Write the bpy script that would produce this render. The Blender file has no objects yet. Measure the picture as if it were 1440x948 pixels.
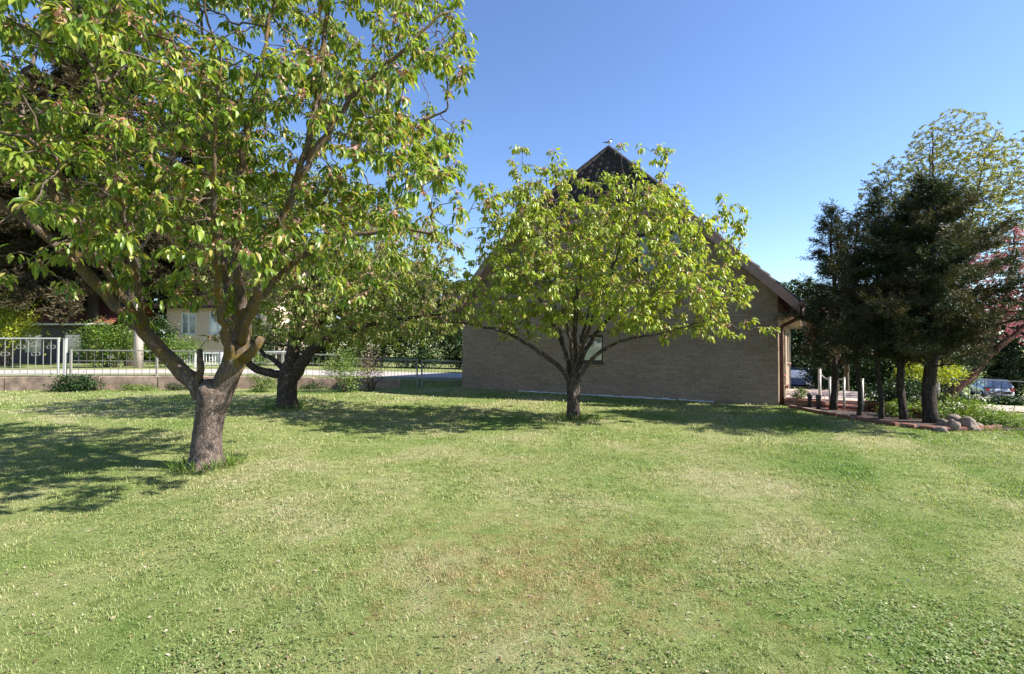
import bpy, math, random
import numpy as np
from mathutils import Vector, Matrix

random.seed(7)
rng = np.random.default_rng(11)
SC = bpy.context.scene
COL = SC.collection
R = math.radians

# ------------------------------------------------------------------ camera, sky, sun, exposure
CAM_H = 1.6
F = 690.0            # focal length in photo pixels (1440 wide)
HZ = 486.0           # horizon row in the photo
cam_d = bpy.data.cameras.new('camera')
cam_d.sensor_width = 36.0
cam_d.lens = F / 1440 * 36.0
cam_d.clip_start = 0.05
cam_d.clip_end = 3000
cam = bpy.data.objects.new('camera', cam_d)
COL.objects.link(cam)
cam.location = (0, 0, CAM_H)
cam.rotation_euler = (R(90) + math.atan((HZ - 474) / F), 0, 0)
SC.camera = cam

SUN_EL, SUN_A = R(40), R(-11)           # elevation; direction from +X towards +Y
world = bpy.data.worlds.new('World')
SC.world = world
world.use_nodes = True
wn = world.node_tree
bgn = wn.nodes['Background']
sky = wn.nodes.new('ShaderNodeTexSky')
sky.sky_type = 'NISHITA'
sky.sun_disc = False
sky.sun_elevation = SUN_EL
sky.sun_rotation = R(90) - SUN_A
sky.altitude = 200
sky.air_density = 1.0
sky.dust_density = 0.3
sky.ozone_density = 3.4
hs = wn.nodes.new('ShaderNodeHueSaturation')
hs.inputs['Saturation'].default_value = 1.08
hs.inputs['Hue'].default_value = 0.507
wn.links.new(sky.outputs[0], hs.inputs['Color'])
wn.links.new(hs.outputs[0], bgn.inputs[0])
bgn.inputs[1].default_value = 0.097

sun_d = bpy.data.lights.new('sun', 'SUN')
sun_d.energy = 5.0
sun_d.angle = R(0.5)
sun_d.color = (1.0, 0.95, 0.86)
sun = bpy.data.objects.new('sun', sun_d)
COL.objects.link(sun)
sdir = Vector((math.cos(SUN_EL) * math.cos(SUN_A), math.cos(SUN_EL) * math.sin(SUN_A), math.sin(SUN_EL)))
sun.rotation_euler = sdir.to_track_quat('Z', 'Y').to_euler()
sun.location = (20, -5, 20)

SC.view_settings.view_transform = 'Standard'
SC.view_settings.look = 'None'
SC.view_settings.exposure = 1.42
SC.view_settings.gamma = 1.0
SC.view_settings.use_curve_mapping = False
SC.cycles.max_bounces = 6
SC.cycles.transparent_max_bounces = 8

# ------------------------------------------------------------------ helpers
def P(px, py, d):
    """a photo position and a depth give a place in the garden"""
    return Vector(((px - 720) / F * d, d, CAM_H + (HZ - py) / F * d))

def tag(o, label=None, cat=None, group=None, kind=None):
    if label: o['label'] = label
    if cat: o['category'] = cat
    if group: o['group'] = group
    if kind: o['kind'] = kind
    return o

def empty(name, loc=(0, 0, 0), rz=0):
    o = bpy.data.objects.new(name, None)
    o.empty_display_size = 0.2
    o.location = loc
    o.rotation_euler = (0, 0, rz)
    COL.objects.link(o)
    return o

def copy_tree(o, parent=None):
    c = o.copy()
    COL.objects.link(c)
    if parent: c.parent = parent
    for ch in list(o.children):
        copy_tree(ch, c)
    return c

class MB:
    """collects faces for ONE mesh object"""
    def __init__(s):
        s.v = []; s.f = []; s.m = []; s.sm = []
    def add(s, vs, fs, mi=0, smooth=False):
        b = len(s.v)
        s.v.extend([tuple(p) for p in vs])
        for f in fs:
            s.f.append([i + b for i in f]); s.m.append(mi); s.sm.append(smooth)
    def box(s, c, size, rz=0, mi=0, M=None):
        hx, hy, hz = size[0] / 2, size[1] / 2, size[2] / 2
        vs = [Vector((x, y, z)) for x in (-hx, hx) for y in (-hy, hy) for z in (-hz, hz)]
        Rm = M if M is not None else Matrix.Rotation(rz, 3, 'Z')
        c = Vector(c)
        vs = [c + Rm @ p for p in vs]
        s.add(vs, [(0, 1, 3, 2), (4, 6, 7, 5), (0, 4, 5, 1), (2, 3, 7, 6), (0, 2, 6, 4), (1, 5, 7, 3)], mi)
    def b2(s, a, b, mi=0):
        a = Vector(a); b = Vector(b)
        s.box((a + b) / 2, (abs(b.x - a.x), abs(b.y - a.y), abs(b.z - a.z)), 0, mi)
    def bar(s, a, b, w, h=None, mi=0):
        a = Vector(a); b = Vector(b); d = b - a
        if d.length < 1e-6: return
        q = d.to_track_quat('X', 'Z').to_matrix()
        s.box((a + b) / 2, (d.length, w, h or w), 0, mi, q)
    def tube(s, pts, rad, n=8, mi=0, cap=True, smooth=True, wob=0.0, seed=0):
        pts = [Vector(p) for p in pts]
        if not hasattr(rad, '__len__'): rad = [rad] * len(pts)
        rr = random.Random(seed)
        vs = []; fs = []
        up = None
        for i, p in enumerate(pts):
            t = (pts[min(i + 1, len(pts) - 1)] - pts[max(i - 1, 0)])
            if t.length < 1e-9: t = Vector((0, 0, 1))
            t.normalize()
            if up is None:
                up = Vector((1, 0, 0)) if abs(t.z) > 0.7 else Vector((0, 0, 1))
            x = up - t * up.dot(t)
            if x.length < 1e-5: x = t.orthogonal()
            x.normalize(); up = x
            y = t.cross(x)
            for k in range(n):
                a = 2 * math.pi * k / n
                r = rad[i]
                if wob: r *= 1 + wob * (math.sin(3 * a + i * 0.55 + seed) * 0.5 + math.sin(5 * a - i * 0.37 + seed * 2) * 0.35 + rr.uniform(-0.35, 0.35))
                vs.append(p + x * (r * math.cos(a)) + y * (r * math.sin(a)))
        for i in range(len(pts) - 1):
            for k in range(n):
                k2 = (k + 1) % n
                fs.append((i * n + k, i * n + k2, (i + 1) * n + k2, (i + 1) * n + k))
        if cap:
            fs.append(tuple(reversed(range(n))))
            fs.append(tuple((len(pts) - 1) * n + k for k in range(n)))
        s.add(vs, fs, mi, smooth)
    def build(s, name, mats, parent=None, bevel=0.0):
        me = bpy.data.meshes.new(name)
        me.from_pydata(s.v, [], s.f)
        for m in (mats if isinstance(mats, (list, tuple)) else [mats]):
            me.materials.append(m)
        me.polygons.foreach_set('material_index', s.m)
        me.polygons.foreach_set('use_smooth', s.sm)
        me.update()
        o = bpy.data.objects.new(name, me)
        COL.objects.link(o)
        if parent: o.parent = parent
        if bevel:
            b = o.modifiers.new('bevel', 'BEVEL'); b.width = bevel; b.segments = 2; b.limit_method = 'ANGLE'
        return o

def np_mesh(name, verts, loops, sizes, mat, parent=None, rnd=None, smooth=False, attrs=None):
    me = bpy.data.meshes.new(name)
    nv = len(verts); nl = len(loops); nf = len(sizes)
    me.vertices.add(nv)
    me.vertices.foreach_set('co', np.ascontiguousarray(verts, dtype=np.float32).ravel())
    me.loops.add(nl)
    me.loops.foreach_set('vertex_index', np.ascontiguousarray(loops, dtype=np.int32))
    me.polygons.add(nf)
    st = np.zeros(nf, dtype=np.int32); st[1:] = np.cumsum(sizes)[:-1]
    me.polygons.foreach_set('loop_start', st)
    if smooth:
        me.polygons.foreach_set('use_smooth', np.ones(nf, dtype=bool))
    me.update(calc_edges=True)
    if rnd is not None:
        a = me.attributes.new('rnd', 'FLOAT', 'POINT')
        a.data.foreach_set('value', np.ascontiguousarray(rnd, dtype=np.float32))
    me.materials.append(mat)
    o = bpy.data.objects.new(name, me)
    COL.objects.link(o)
    if parent: o.parent = parent
    return o

def unit(a):
    return a / np.maximum(np.linalg.norm(a, axis=-1, keepdims=True), 1e-9)

def leaf_cloud(name, pos, axis, nrm, L, W, mat, parent=None, droop=0.25, fold=0.25, simple=False):
    """one leaf blade per row of pos, all in ONE crown mesh"""
    pos = np.asarray(pos, float); axis = unit(np.asarray(axis, float)); nrm = np.asarray(nrm, float)
    nrm = unit(nrm - axis * (nrm * axis).sum(1, keepdims=True))
    side = np.cross(nrm, axis)
    n = len(pos); L = np.asarray(L)[:, None]; W = np.asarray(W)[:, None]
    if simple:
        T = [(0.0, 0), (0.5, 1), (0.5, -1), (1.0, 0)]
        faces = [(0, 1, 3, 2)]
    else:
        T = [(0.0, 0), (0.36, 1), (0.36, 0), (0.36, -1), (0.72, 0.72), (0.72, 0), (0.72, -0.72), (1.0, 0)]
        faces = [(0, 2, 1), (0, 3, 2), (1, 2, 5, 4), (2, 3, 6, 5), (4, 5, 7), (5, 6, 7)]
    k = len(T)
    V = np.empty((n, k, 3))
    for j, (t, w) in enumerate(T):
        V[:, j] = pos + axis * (L * t) + side * (W * 0.5 * w) + nrm * (W * fold * abs(w) - L * droop * t * t)
    base = (np.arange(n) * k)[:, None]
    fl = np.array([i for f in faces for i in f])
    loops = (base + fl[None, :]).ravel()
    sizes = np.tile([len(f) for f in faces], n)
    rnd = np.repeat(rng.random(n), k)
    return np_mesh(name, V.reshape(-1, 3), loops, sizes, mat, parent, rnd)

# ------------------------------------------------------------------ materials
def newmat(name):
    m = bpy.data.materials.new(name); m.use_nodes = True
    nt = m.node_tree
    return m, nt, nt.nodes['Principled BSDF'], nt.nodes['Material Output']

def ramp(nt, stops, interp='LINEAR'):
    r = nt.nodes.new('ShaderNodeValToRGB')
    r.color_ramp.interpolation = interp
    el = r.color_ramp.elements
    while len(el) < len(stops): el.new(0.5)
    for e, (p, c) in zip(el, stops):
        e.position = p; e.color = (*c, 1)
    return r

def noise(nt, scale, detail=4, rough=0.55, vec=None, dist=0.0):
    n = nt.nodes.new('ShaderNodeTexNoise')
    n.inputs['Scale'].default_value = scale; n.inputs['Detail'].default_value = detail
    n.inputs['Roughness'].default_value = rough; n.inputs['Distortion'].default_value = dist
    if vec: nt.links.new(vec, n.inputs['Vector'])
    return n

def coord(nt, which='Object'):
    return nt.nodes.new('ShaderNodeTexCoord').outputs[which]

def world_pos(nt):
    return nt.nodes.new('ShaderNodeNewGeometry').outputs['Position']

def mix(nt, fac, a, b, blend='MIX'):
    m = nt.nodes.new('ShaderNodeMix'); m.data_type = 'RGBA'; m.blend_type = blend
    for s, v in ((0, fac), (6, a), (7, b)):
        if hasattr(v, 'links'): nt.links.new(v, m.inputs[s])
        elif s == 0: m.inputs[0].default_value = v
        else: m.inputs[s].default_value = (*v, 1)
    return m.outputs[2]

def bump(nt, h, bsdf, strength=0.5, dist=0.02):
    b = nt.nodes.new('ShaderNodeBump')
    b.inputs['Strength'].default_value = strength; b.inputs['Distance'].default_value = dist
    nt.links.new(h, b.inputs['Height']); nt.links.new(b.outputs[0], bsdf.inputs['Normal'])

def plain(name, c, rough=0.6, metal=0.0, var=0.25, scale=6.0, bmp=0.0, spec=0.5):
    m, nt, b, o = newmat(name)
    n = noise(nt, scale, 5, 0.6, coord(nt))
    c2 = tuple(max(0, x * (1 - var)) for x in c); c3 = tuple(min(1, x * (1 + var)) for x in c)
    r = ramp(nt, [(0.3, c2), (0.7, c3)])
    nt.links.new(n.outputs['Fac'], r.inputs[0]); nt.links.new(r.outputs[0], b.inputs['Base Color'])
    b.inputs['Roughness'].default_value = rough; b.inputs['Metallic'].default_value = metal
    b.inputs['Specular IOR Level'].default_value = spec
    if bmp: bump(nt, n.outputs['Fac'], b, bmp, 0.02)
    return m

def leafmat(name, stops, trans=0.35, rough=0.45, patch=None, spec=0.4, tcol=None):
    m, nt, b, o = newmat(name)
    a = nt.nodes.new('ShaderNodeAttribute'); a.attribute_name = 'rnd'
    r = ramp(nt, stops)
    nt.links.new(a.outputs['Fac'], r.inputs[0])
    c = r.outputs[0]
    if patch:
        n = noise(nt, patch[0], 3, 0.5, world_pos(nt))
        rr = ramp(nt, [(0.42, (0, 0, 0)), (0.62, (1, 1, 1))]); nt.links.new(n.outputs['Fac'], rr.inputs[0])
        mm = nt.nodes.new('ShaderNodeMath'); mm.operation = 'MULTIPLY'; mm.inputs[1].default_value = patch[2]
        nt.links.new(rr.outputs[0], mm.inputs[0])
        c = mix(nt, mm.outputs[0], c, patch[1])
    nt.links.new(c, b.inputs['Base Color'])
    b.inputs['Roughness'].default_value = rough
    b.inputs['Specular IOR Level'].default_value = spec
    t = nt.nodes.new('ShaderNodeBsdfTranslucent')
    tc = mix(nt, 1.0, c, tcol or (1.25, 1.2, 0.5), 'MULTIPLY')
    nt.links.new(tc, t.inputs['Color'])
    ms = nt.nodes.new('ShaderNodeMixShader'); ms.inputs[0].default_value = trans
    nt.links.new(b.outputs[0], ms.inputs[1]); nt.links.new(t.outputs[0], ms.inputs[2])
    nt.links.new(ms.outputs[0], o.inputs['Surface'])
    return m

def barkmat(name, c1, c2, lichen=None, amount=0.0, stretch=(1, 1, 0.25), scale=22, bs=0.8, zfade=None):
    m, nt, b, o = newmat(name)
    mp = nt.nodes.new('ShaderNodeMapping'); mp.inputs['Scale'].default_value = stretch
    nt.links.new(coord(nt), mp.inputs[0])
    n = noise(nt, scale, 8, 0.7, mp.outputs[0], 0.6)
    v = nt.nodes.new('ShaderNodeTexVoronoi'); v.feature = 'DISTANCE_TO_EDGE'; v.inputs['Scale'].default_value = scale * 1.1
    nd = nt.nodes.new('ShaderNodeMixRGB') if False else None
    ad = nt.nodes.new('ShaderNodeVectorMath'); ad.operation = 'MULTIPLY_ADD'
    nt.links.new(n.outputs['Color'], ad.inputs[0]); ad.inputs[1].default_value = (0.16, 0.16, 0.16); nt.links.new(mp.outputs[0], ad.inputs[2])
    nt.links.new(ad.outputs[0], v.inputs['Vector'])
    cr = ramp(nt, [(0.0, (0, 0, 0)), (0.22, (1, 1, 1))]); nt.links.new(v.outputs['Distance'], cr.inputs[0])
    base = ramp(nt, [(0.3, c1), (0.72, c2)]); nt.links.new(n.outputs['Fac'], base.inputs[0])
    c = mix(nt, cr.outputs[0], tuple(x * 0.5 for x in c1), base.outputs[0])
    if lichen:
        l = noise(nt, 5.5, 6, 0.68, coord(nt))
        lr = ramp(nt, [(0.57 - amount, (0, 0, 0)), (0.75 - amount, (1, 1, 1))])
        if zfade:
            sx = nt.nodes.new('ShaderNodeSeparateXYZ'); nt.links.new(coord(nt), sx.inputs[0])
            mr = nt.nodes.new('ShaderNodeMapRange'); mr.inputs[1].default_value = zfade[0]; mr.inputs[2].default_value = zfade[1]; mr.inputs[3].default_value = -0.3; mr.inputs[4].default_value = 0.0
            nt.links.new(sx.outputs[2], mr.inputs[0])
            am = nt.nodes.new('ShaderNodeMath'); am.operation = 'ADD'; nt.links.new(l.outputs['Fac'], am.inputs[0]); nt.links.new(mr.outputs[0], am.inputs[1])
            nt.links.new(am.outputs[0], lr.inputs[0])
        else: nt.links.new(l.outputs['Fac'], lr.inputs[0])
        l2 = noise(nt, 40, 3, 0.6, coord(nt))
        lc = ramp(nt, [(0.3, tuple(x * 0.6 for x in lichen)), (0.7, lichen)]); nt.links.new(l2.outputs['Fac'], lc.inputs[0])
        c = mix(nt, lr.outputs[0], c, lc.outputs[0])
        l3 = noise(nt, 9, 4, 0.6, coord(nt))
        pr = ramp(nt, [(0.66, (0, 0, 0)), (0.70, (1, 1, 1))]); nt.links.new(l3.outputs['Fac'], pr.inputs[0])
        c = mix(nt, pr.outputs[0], c, (0.36, 0.35, 0.30))
    nt.links.new(c, b.inputs['Base Color'])
    b.inputs['Roughness'].default_value = 0.9
    b.inputs['Specular IOR Level'].default_value = 0.15
    h = nt.nodes.new('ShaderNodeMath'); h.operation = 'MULTIPLY_ADD'
    nt.links.new(cr.outputs[0], h.inputs[0]); h.inputs[1].default_value = 0.6; nt.links.new(n.outputs['Fac'], h.inputs[2])
    bump(nt, h.outputs[0], b, bs, 0.03)
    return m

def brickmat(name, axis, c1, c2, mortar, bw=0.25, rh=0.0775, ms=0.012, bs=0.5):
    m, nt, b, o = newmat(name)
    s = nt.nodes.new('ShaderNodeSeparateXYZ'); nt.links.new(coord(nt), s.inputs[0])
    c = nt.nodes.new('ShaderNodeCombineXYZ')
    nt.links.new(s.outputs[axis], c.inputs[0]); nt.links.new(s.outputs[2], c.inputs[1])
    br = nt.nodes.new('ShaderNodeTexBrick')
    br.inputs['Scale'].default_value = 1.0
    br.inputs['Brick Width'].default_value = bw; br.inputs['Row Height'].default_value = rh
    br.inputs['Mortar Size'].default_value = ms; br.inputs['Mortar Smooth'].default_value = 0.2
    br.inputs['Bias'].default_value = 0.0
    br.inputs['Color1'].default_value = (*c1, 1); br.inputs['Color2'].default_value = (*c2, 1); br.inputs['Mortar'].default_value = (*mortar, 1)
    nt.links.new(c.outputs[0], br.inputs['Vector'])
    n = noise(nt, 9, 6, 0.65, c.outputs[0])
    nr = ramp(nt, [(0.3, (0.78, 0.76, 0.74)), (0.7, (1.1, 1.1, 1.08))]); nt.links.new(n.outputs['Fac'], nr.inputs[0])
    n2 = noise(nt, 0.7, 4, 0.6, c.outputs[0])
    nr2 = ramp(nt, [(0.35, (0.86, 0.85, 0.83)), (0.65, (1.05, 1.05, 1.05))]); nt.links.new(n2.outputs['Fac'], nr2.inputs[0])
    col = mix(nt, 1.0, br.outputs['Color'], nr.outputs[0], 'MULTIPLY')
    col = mix(nt, 1.0, col, nr2.outputs[0], 'MULTIPLY')
    nt.links.new(col, b.inputs['Base Color'])
    b.inputs['Roughness'].default_value = 0.88
    b.inputs['Specular IOR Level'].default_value = 0.2
    inv = nt.nodes.new('ShaderNodeMath'); inv.operation = 'MULTIPLY_ADD'
    nt.links.new(br.outputs['Fac'], inv.inputs[0]); inv.inputs[1].default_value = -0.7; nt.links.new(n.outputs['Fac'], inv.inputs[2])
    bump(nt, inv.outputs[0], b, bs, 0.012)
    return m

def glassmat(name, c=(0.02, 0.025, 0.03), rough=0.04):
    m, nt, b, o = newmat(name)
    n = noise(nt, 1.5, 2, 0.5, coord(nt))
    r = ramp(nt, [(0.3, c), (0.7, tuple(x * 1.6 for x in c))]); nt.links.new(n.outputs['Fac'], r.inputs[0])
    nt.links.new(r.outputs[0], b.inputs['Base Color'])
    b.inputs['Roughness'].default_value = rough; b.inputs['IOR'].default_value = 1.52
    b.inputs['Specular IOR Level'].default_value = 0.9
    return m

# patchwork of the lawn: fresh green, yellow dry, rusty sorrel, grey-green weeds
def lawn_colour(nt, rnd=None):
    p = world_pos(nt)
    n1 = noise(nt, 0.55, 5, 0.6, p, 0.4)
    a = ramp(nt, [(0.36, (0.195, 0.266, 0.08)), (0.5, (0.28, 0.316, 0.125)), (0.64, (0.37, 0.36, 0.205))])
    nt.links.new(n1.outputs['Fac'], a.inputs[0]); c = a.outputs[0]
    # rusty patch mask, centred on a spot of the lawn
    s = nt.nodes.new('ShaderNodeVectorMath'); s.operation = 'DISTANCE'
    mp = nt.nodes.new('ShaderNodeMapping'); mp.vector_type = 'POINT'; mp.inputs['Scale'].default_value = (0.75, 1.0, 0.0)
    nt.links.new(p, mp.inputs[0]); nt.links.new(mp.outputs[0], s.inputs[0]); s.inputs[1].default_value = (0.2, 3.6, 0)
    sr = ramp(nt, [(0.0, (0.5, 0.5, 0.5)), (1.0, (0, 0, 0))])
    dv = nt.nodes.new('ShaderNodeMath'); dv.operation = 'DIVIDE'; dv.inputs[1].default_value = 2.1
    nt.links.new(s.outputs['Value'], dv.inputs[0]); nt.links.new(dv.outputs[0], sr.inputs[0])
    n2 = noise(nt, 4.5, 8, 0.8, p)
    ad = nt.nodes.new('ShaderNodeMath'); ad.operation = 'MULTIPLY_ADD'; ad.inputs[1].default_value = 0.5
    nt.links.new(sr.outputs[0], ad.inputs[0]); nt.links.new(n2.outputs['Fac'], ad.inputs[2])
    rr = ramp(nt, [(0.62, (0, 0, 0)), (0.82, (0.65, 0.65, 0.65))]); nt.links.new(ad.outputs[0], rr.inputs[0])
    c = mix(nt, rr.outputs[0], c, (0.32, 0.21, 0.11))
    n3 = noise(nt, 1.1, 4, 0.6, p); n3.inputs['Scale'].default_value = 1.3
    wr = ramp(nt, [(0.58, (0, 0, 0)), (0.68, (0.7, 0.7, 0.7))]); nt.links.new(n3.outputs['Color'], wr.inputs[0])
    c = mix(nt, wr.outputs[0], c, (0.29, 0.335, 0.17))
    # mowing bands on the right hand side
    sp_ = nt.nodes.new('ShaderNodeSeparateXYZ'); nt.links.new(p, sp_.inputs[0])
    t_ = nt.nodes.new('ShaderNodeMath'); t_.operation = 'MULTIPLY_ADD'; nt.links.new(sp_.outputs[1], t_.inputs[0]); t_.inputs[1].default_value = -0.46; nt.links.new(sp_.outputs[0], t_.inputs[2])
    nw2 = noise(nt, 1.6, 4, 0.6, p); tn = nt.nodes.new('ShaderNodeMath'); tn.operation = 'MULTIPLY_ADD'; nt.links.new(nw2.outputs['Fac'], tn.inputs[0]); tn.inputs[1].default_value = 0.8; nt.links.new(t_.outputs[0], tn.inputs[2])
    w_ = nt.nodes.new('ShaderNodeMath'); w_.operation = 'MULTIPLY'; w_.inputs[1].default_value = 2.9; nt.links.new(tn.outputs[0], w_.inputs[0])
    sn = nt.nodes.new('ShaderNodeMath'); sn.operation = 'SINE'; nt.links.new(w_.outputs[0], sn.inputs[0])
    br_ = ramp(nt, [(0.35, (0.74, 0.86, 0.66)), (0.65, (1.06, 1.05, 1.05))]); 
    s2 = nt.nodes.new('ShaderNodeMath'); s2.operation = 'MULTIPLY_ADD'; s2.inputs[1].default_value = .5; s2.inputs[2].default_value = .5; nt.links.new(sn.outputs[0], s2.inputs[0]); nt.links.new(s2.outputs[0], br_.inputs[0])
    mk = nt.nodes.new('ShaderNodeMapRange'); mk.inputs[1].default_value = 0.6; mk.inputs[2].default_value = 1.6; nt.links.new(tn.outputs[0], mk.inputs[0])
    c = mix(nt, mk.outputs[0], c, mix(nt, 1.0, c, br_.outputs[0], 'MULTIPLY'))
    n5 = noise(nt, 8.0, 5, 0.75, p)
    r5 = ramp(nt, [(0.32, (0.62, 0.70, 0.55)), (0.5, (1, 1, 1)), (0.7, (1.22, 1.15, 1.25))]); nt.links.new(n5.outputs['Fac'], r5.inputs[0])
    c = mix(nt, 1.0, c, r5.outputs[0], 'MULTIPLY')
    if rnd is not None:
        vr = ramp(nt, [(0.0, (0.5, 0.62, 0.45)), (0.25, (0.85, 0.95, 0.8)), (0.6, (1.05, 1.03, 0.95)), (0.72, (1.15, 0.85, 0.8)), (0.84, (1.4, 1.25, 1.4)), (1.0, (1.8, 1.5, 2.2))])
        nt.links.new(rnd, vr.inputs[0])
        c = mix(nt, 1.0, c, vr.outputs[0], 'MULTIPLY')
    return c

m, nt, b, o = newmat('lawn_soil')
c = lawn_colour(nt)
nf = noise(nt, 55, 6, 0.75, world_pos(nt))
fr = ramp(nt, [(0.3, (0.4, 0.42, 0.35)), (0.7, (1.0, 1.0, 0.9))]); nt.links.new(nf.outputs['Fac'], fr.inputs[0])
c = mix(nt, 1.0, c, fr.outputs[0], 'MULTIPLY')
nt.links.new(c, b.inputs['Base Color']); b.inputs['Roughness'].default_value = 0.95; b.inputs['Specular IOR Level'].default_value = 0.1
bump(nt, nf.outputs['Fac'], b, 0.9, 0.03)
M_LAWN = m

m, nt, b, o = newmat('grass_blade')
at = nt.nodes.new('ShaderNodeAttribute'); at.attribute_name = 'rnd'
c = lawn_colour(nt, at.outputs['Fac'])
nt.links.new(c, b.inputs['Base Color']); b.inputs['Roughness'].default_value = 0.5; b.inputs['Specular IOR Level'].default_value = 0.35
t = nt.nodes.new('ShaderNodeBsdfTranslucent'); nt.links.new(mix(nt, 1.0, c, (1.25, 1.25, 0.7), 'MULTIPLY'), t.inputs['Color'])
ms = nt.nodes.new('ShaderNodeMixShader'); ms.inputs[0].default_value = 0.35
nt.links.new(b.outputs[0], ms.inputs[1]); nt.links.new(t.outputs[0], ms.inputs[2]); nt.links.new(ms.outputs[0], o.inputs['Surface'])
M_GRASS = m

M_LEAF = leafmat('cherry_leaf', [(0.0, (0.07, 0.135, 0.022)), (0.4, (0.16, 0.245, 0.035)), (0.78, (0.29, 0.36, 0.06)), (0.94, (0.37, 0.37, 0.09)), (1.0, (0.33, 0.20, 0.09))], 0.45, 0.36)
M_LEAF3 = leafmat('young_cherry_leaf', [(0.0, (0.19, 0.265, 0.04)), (0.45, (0.28, 0.355, 0.06)), (0.84, (0.37, 0.43, 0.09)), (0.95, (0.43, 0.39, 0.12)), (1.0, (0.38, 0.22, 0.13))], 0.45, 0.36)
M_LEAF2 = leafmat('shaded_cherry_leaf', [(0.0, (0.13, 0.205, 0.04)), (0.5, (0.215, 0.285, 0.06)), (0.84, (0.31, 0.345, 0.10)), (1.0, (0.40, 0.29, 0.20))], 0.38, 0.42)  # leaf tints of the squat cherry
M_BLOSSOM = leafmat('withered_blossom', [(0.0, (0.30, 0.13, 0.08)), (0.6, (0.42, 0.22, 0.15)), (1.0, (0.62, 0.42, 0.36))], 0.3, 0.7, tcol=(1, 0.8, 0.7))
M_CONIFER = leafmat('cypress_needle', [(0.0, (0.016, 0.034, 0.014)), (0.6, (0.032, 0.054, 0.022)), (0.9, (0.06, 0.07, 0.03)), (1.0, (0.11, 0.08, 0.042))], 0.15, 0.6, (1.3, (0.11, 0.08, 0.042), 0.55), spec=0.2)
M_SPRUCE = leafmat('spruce_needle', [(0.0, (0.030, 0.036, 0.016)), (0.6, (0.06, 0.055, 0.026)), (1.0, (0.11, 0.075, 0.042))], 0.15, 0.65, (0.8, (0.075, 0.050, 0.028), 0.6), spec=0.2)
M_BIRCHLEAF = leafmat('birch_leaf', [(0.0, (0.20, 0.24, 0.07)), (0.7, (0.30, 0.31, 0.10)), (1.0, (0.36, 0.34, 0.15))], 0.4, 0.45)
M_PINK = leafmat('pink_blossom', [(0.0, (0.42, 0.12, 0.16)), (0.5, (0.60, 0.24, 0.28)), (1.0, (0.75, 0.42, 0.45))], 0.35, 0.6, tcol=(1, 0.85, 0.85))
M_COPPER = leafmat('copper_leaf', [(0.0, (0.06, 0.025, 0.025)), (0.7, (0.16, 0.09, 0.08)), (1.0, (0.5, 0.38, 0.36))], 0.3, 0.4, tcol=(1.2, 0.8, 0.7))
M_BUSH = leafmat('bush_leaf', [(0.0, (0.06, 0.12, 0.018)), (0.5, (0.11, 0.19, 0.028)), (1.0, (0.18, 0.25, 0.045))], 0.35, 0.45)
M_LIME = leafmat('lime_leaf', [(0.0, (0.17, 0.24, 0.02)), (0.5, (0.28, 0.33, 0.03)), (1.0, (0.38, 0.40, 0.06))], 0.4, 0.45)
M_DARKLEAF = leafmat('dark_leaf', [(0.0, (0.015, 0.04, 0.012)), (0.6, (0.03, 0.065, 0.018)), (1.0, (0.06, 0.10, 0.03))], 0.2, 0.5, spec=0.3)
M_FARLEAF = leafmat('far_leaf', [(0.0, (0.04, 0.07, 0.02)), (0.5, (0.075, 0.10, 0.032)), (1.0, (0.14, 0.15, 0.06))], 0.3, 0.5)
M_FARPALE = leafmat('far_pale_leaf', [(0.0, (0.10, 0.13, 0.05)), (0.5, (0.17, 0.18, 0.08)), (1.0, (0.26, 0.21, 0.15))], 0.3, 0.5)
M_PLANT = leafmat('bed_plant_leaf', [(0.0, (0.07, 0.14, 0.02)), (0.6, (0.14, 0.22, 0.035)), (1.0, (0.22, 0.28, 0.06))], 0.35, 0.45)
M_BARK = barkmat('cherry_bark', (0.15, 0.11, 0.092), (0.46, 0.36, 0.31), (0.30, 0.205, 0.055), 0.14, (1, 1, 0.35), 34, 0.8, (.75, 1.35))
M_LICHEN = M_BARK
M_BARKDARK = barkmat('dark_bark', (0.07, 0.053, 0.045), (0.21, 0.165, 0.135), (0.19, 0.14, 0.035), -0.06)
M_TWIG = plain('twig_bark', (0.085, 0.06, 0.045), 0.85, 0, 0.4, 12)
M_CONBARK = barkmat('cypress_bark', (0.05, 0.04, 0.03), (0.15, 0.12, 0.095), (0.09, 0.12, 0.04), -0.03, (1, 1, 0.12), 26)
M_REDBARK = barkmat('red_bark', (0.10, 0.045, 0.03), (0.20, 0.10, 0.07), None, 0, (1, 1, 0.3), 20)
M_BIRCHBARK = plain('birch_bark', (0.12, 0.11, 0.095), 0.8, 0, 0.5, 9)

BR1, BR2, MORT = (0.34, 0.248, 0.182), (0.265, 0.19, 0.138), (0.255, 0.205, 0.16)
M_BRICK_X = brickmat('gable_brick', 0, BR1, BR2, MORT)
M_BRICK_Y = brickmat('side_brick', 1, BR1, BR2, MORT)
M_TILE = plain('roof_tile', (0.030, 0.021, 0.017), 0.65, 0, 0.25, 3, 0.0, 0.25)
M_FASCIA = plain('fascia_wood', (0.27, 0.155, 0.125), 0.6, 0, 0.15, 8)
M_SOFFIT = plain('soffit_board', (0.33, 0.22, 0.17), 0.7, 0, 0.15, 8)
M_DARKWOOD = plain('dark_wood', (0.028, 0.020, 0.016), 0.5, 0, 0.3, 8)
M_GLASS = glassmat('window_glass', (0.22, 0.24, 0.27))
M_GLASS.node_tree.nodes['Principled BSDF'].inputs['Metallic'].default_value = 0.4
M_CURTAIN = plain('curtain_cloth', (0.45, 0.46, 0.5), 0.9, 0, 0.1, 20)
M_GUTTER = plain('gutter_metal', (0.16, 0.13, 0.12), 0.45, 0.3, 0.2, 6)
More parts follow.
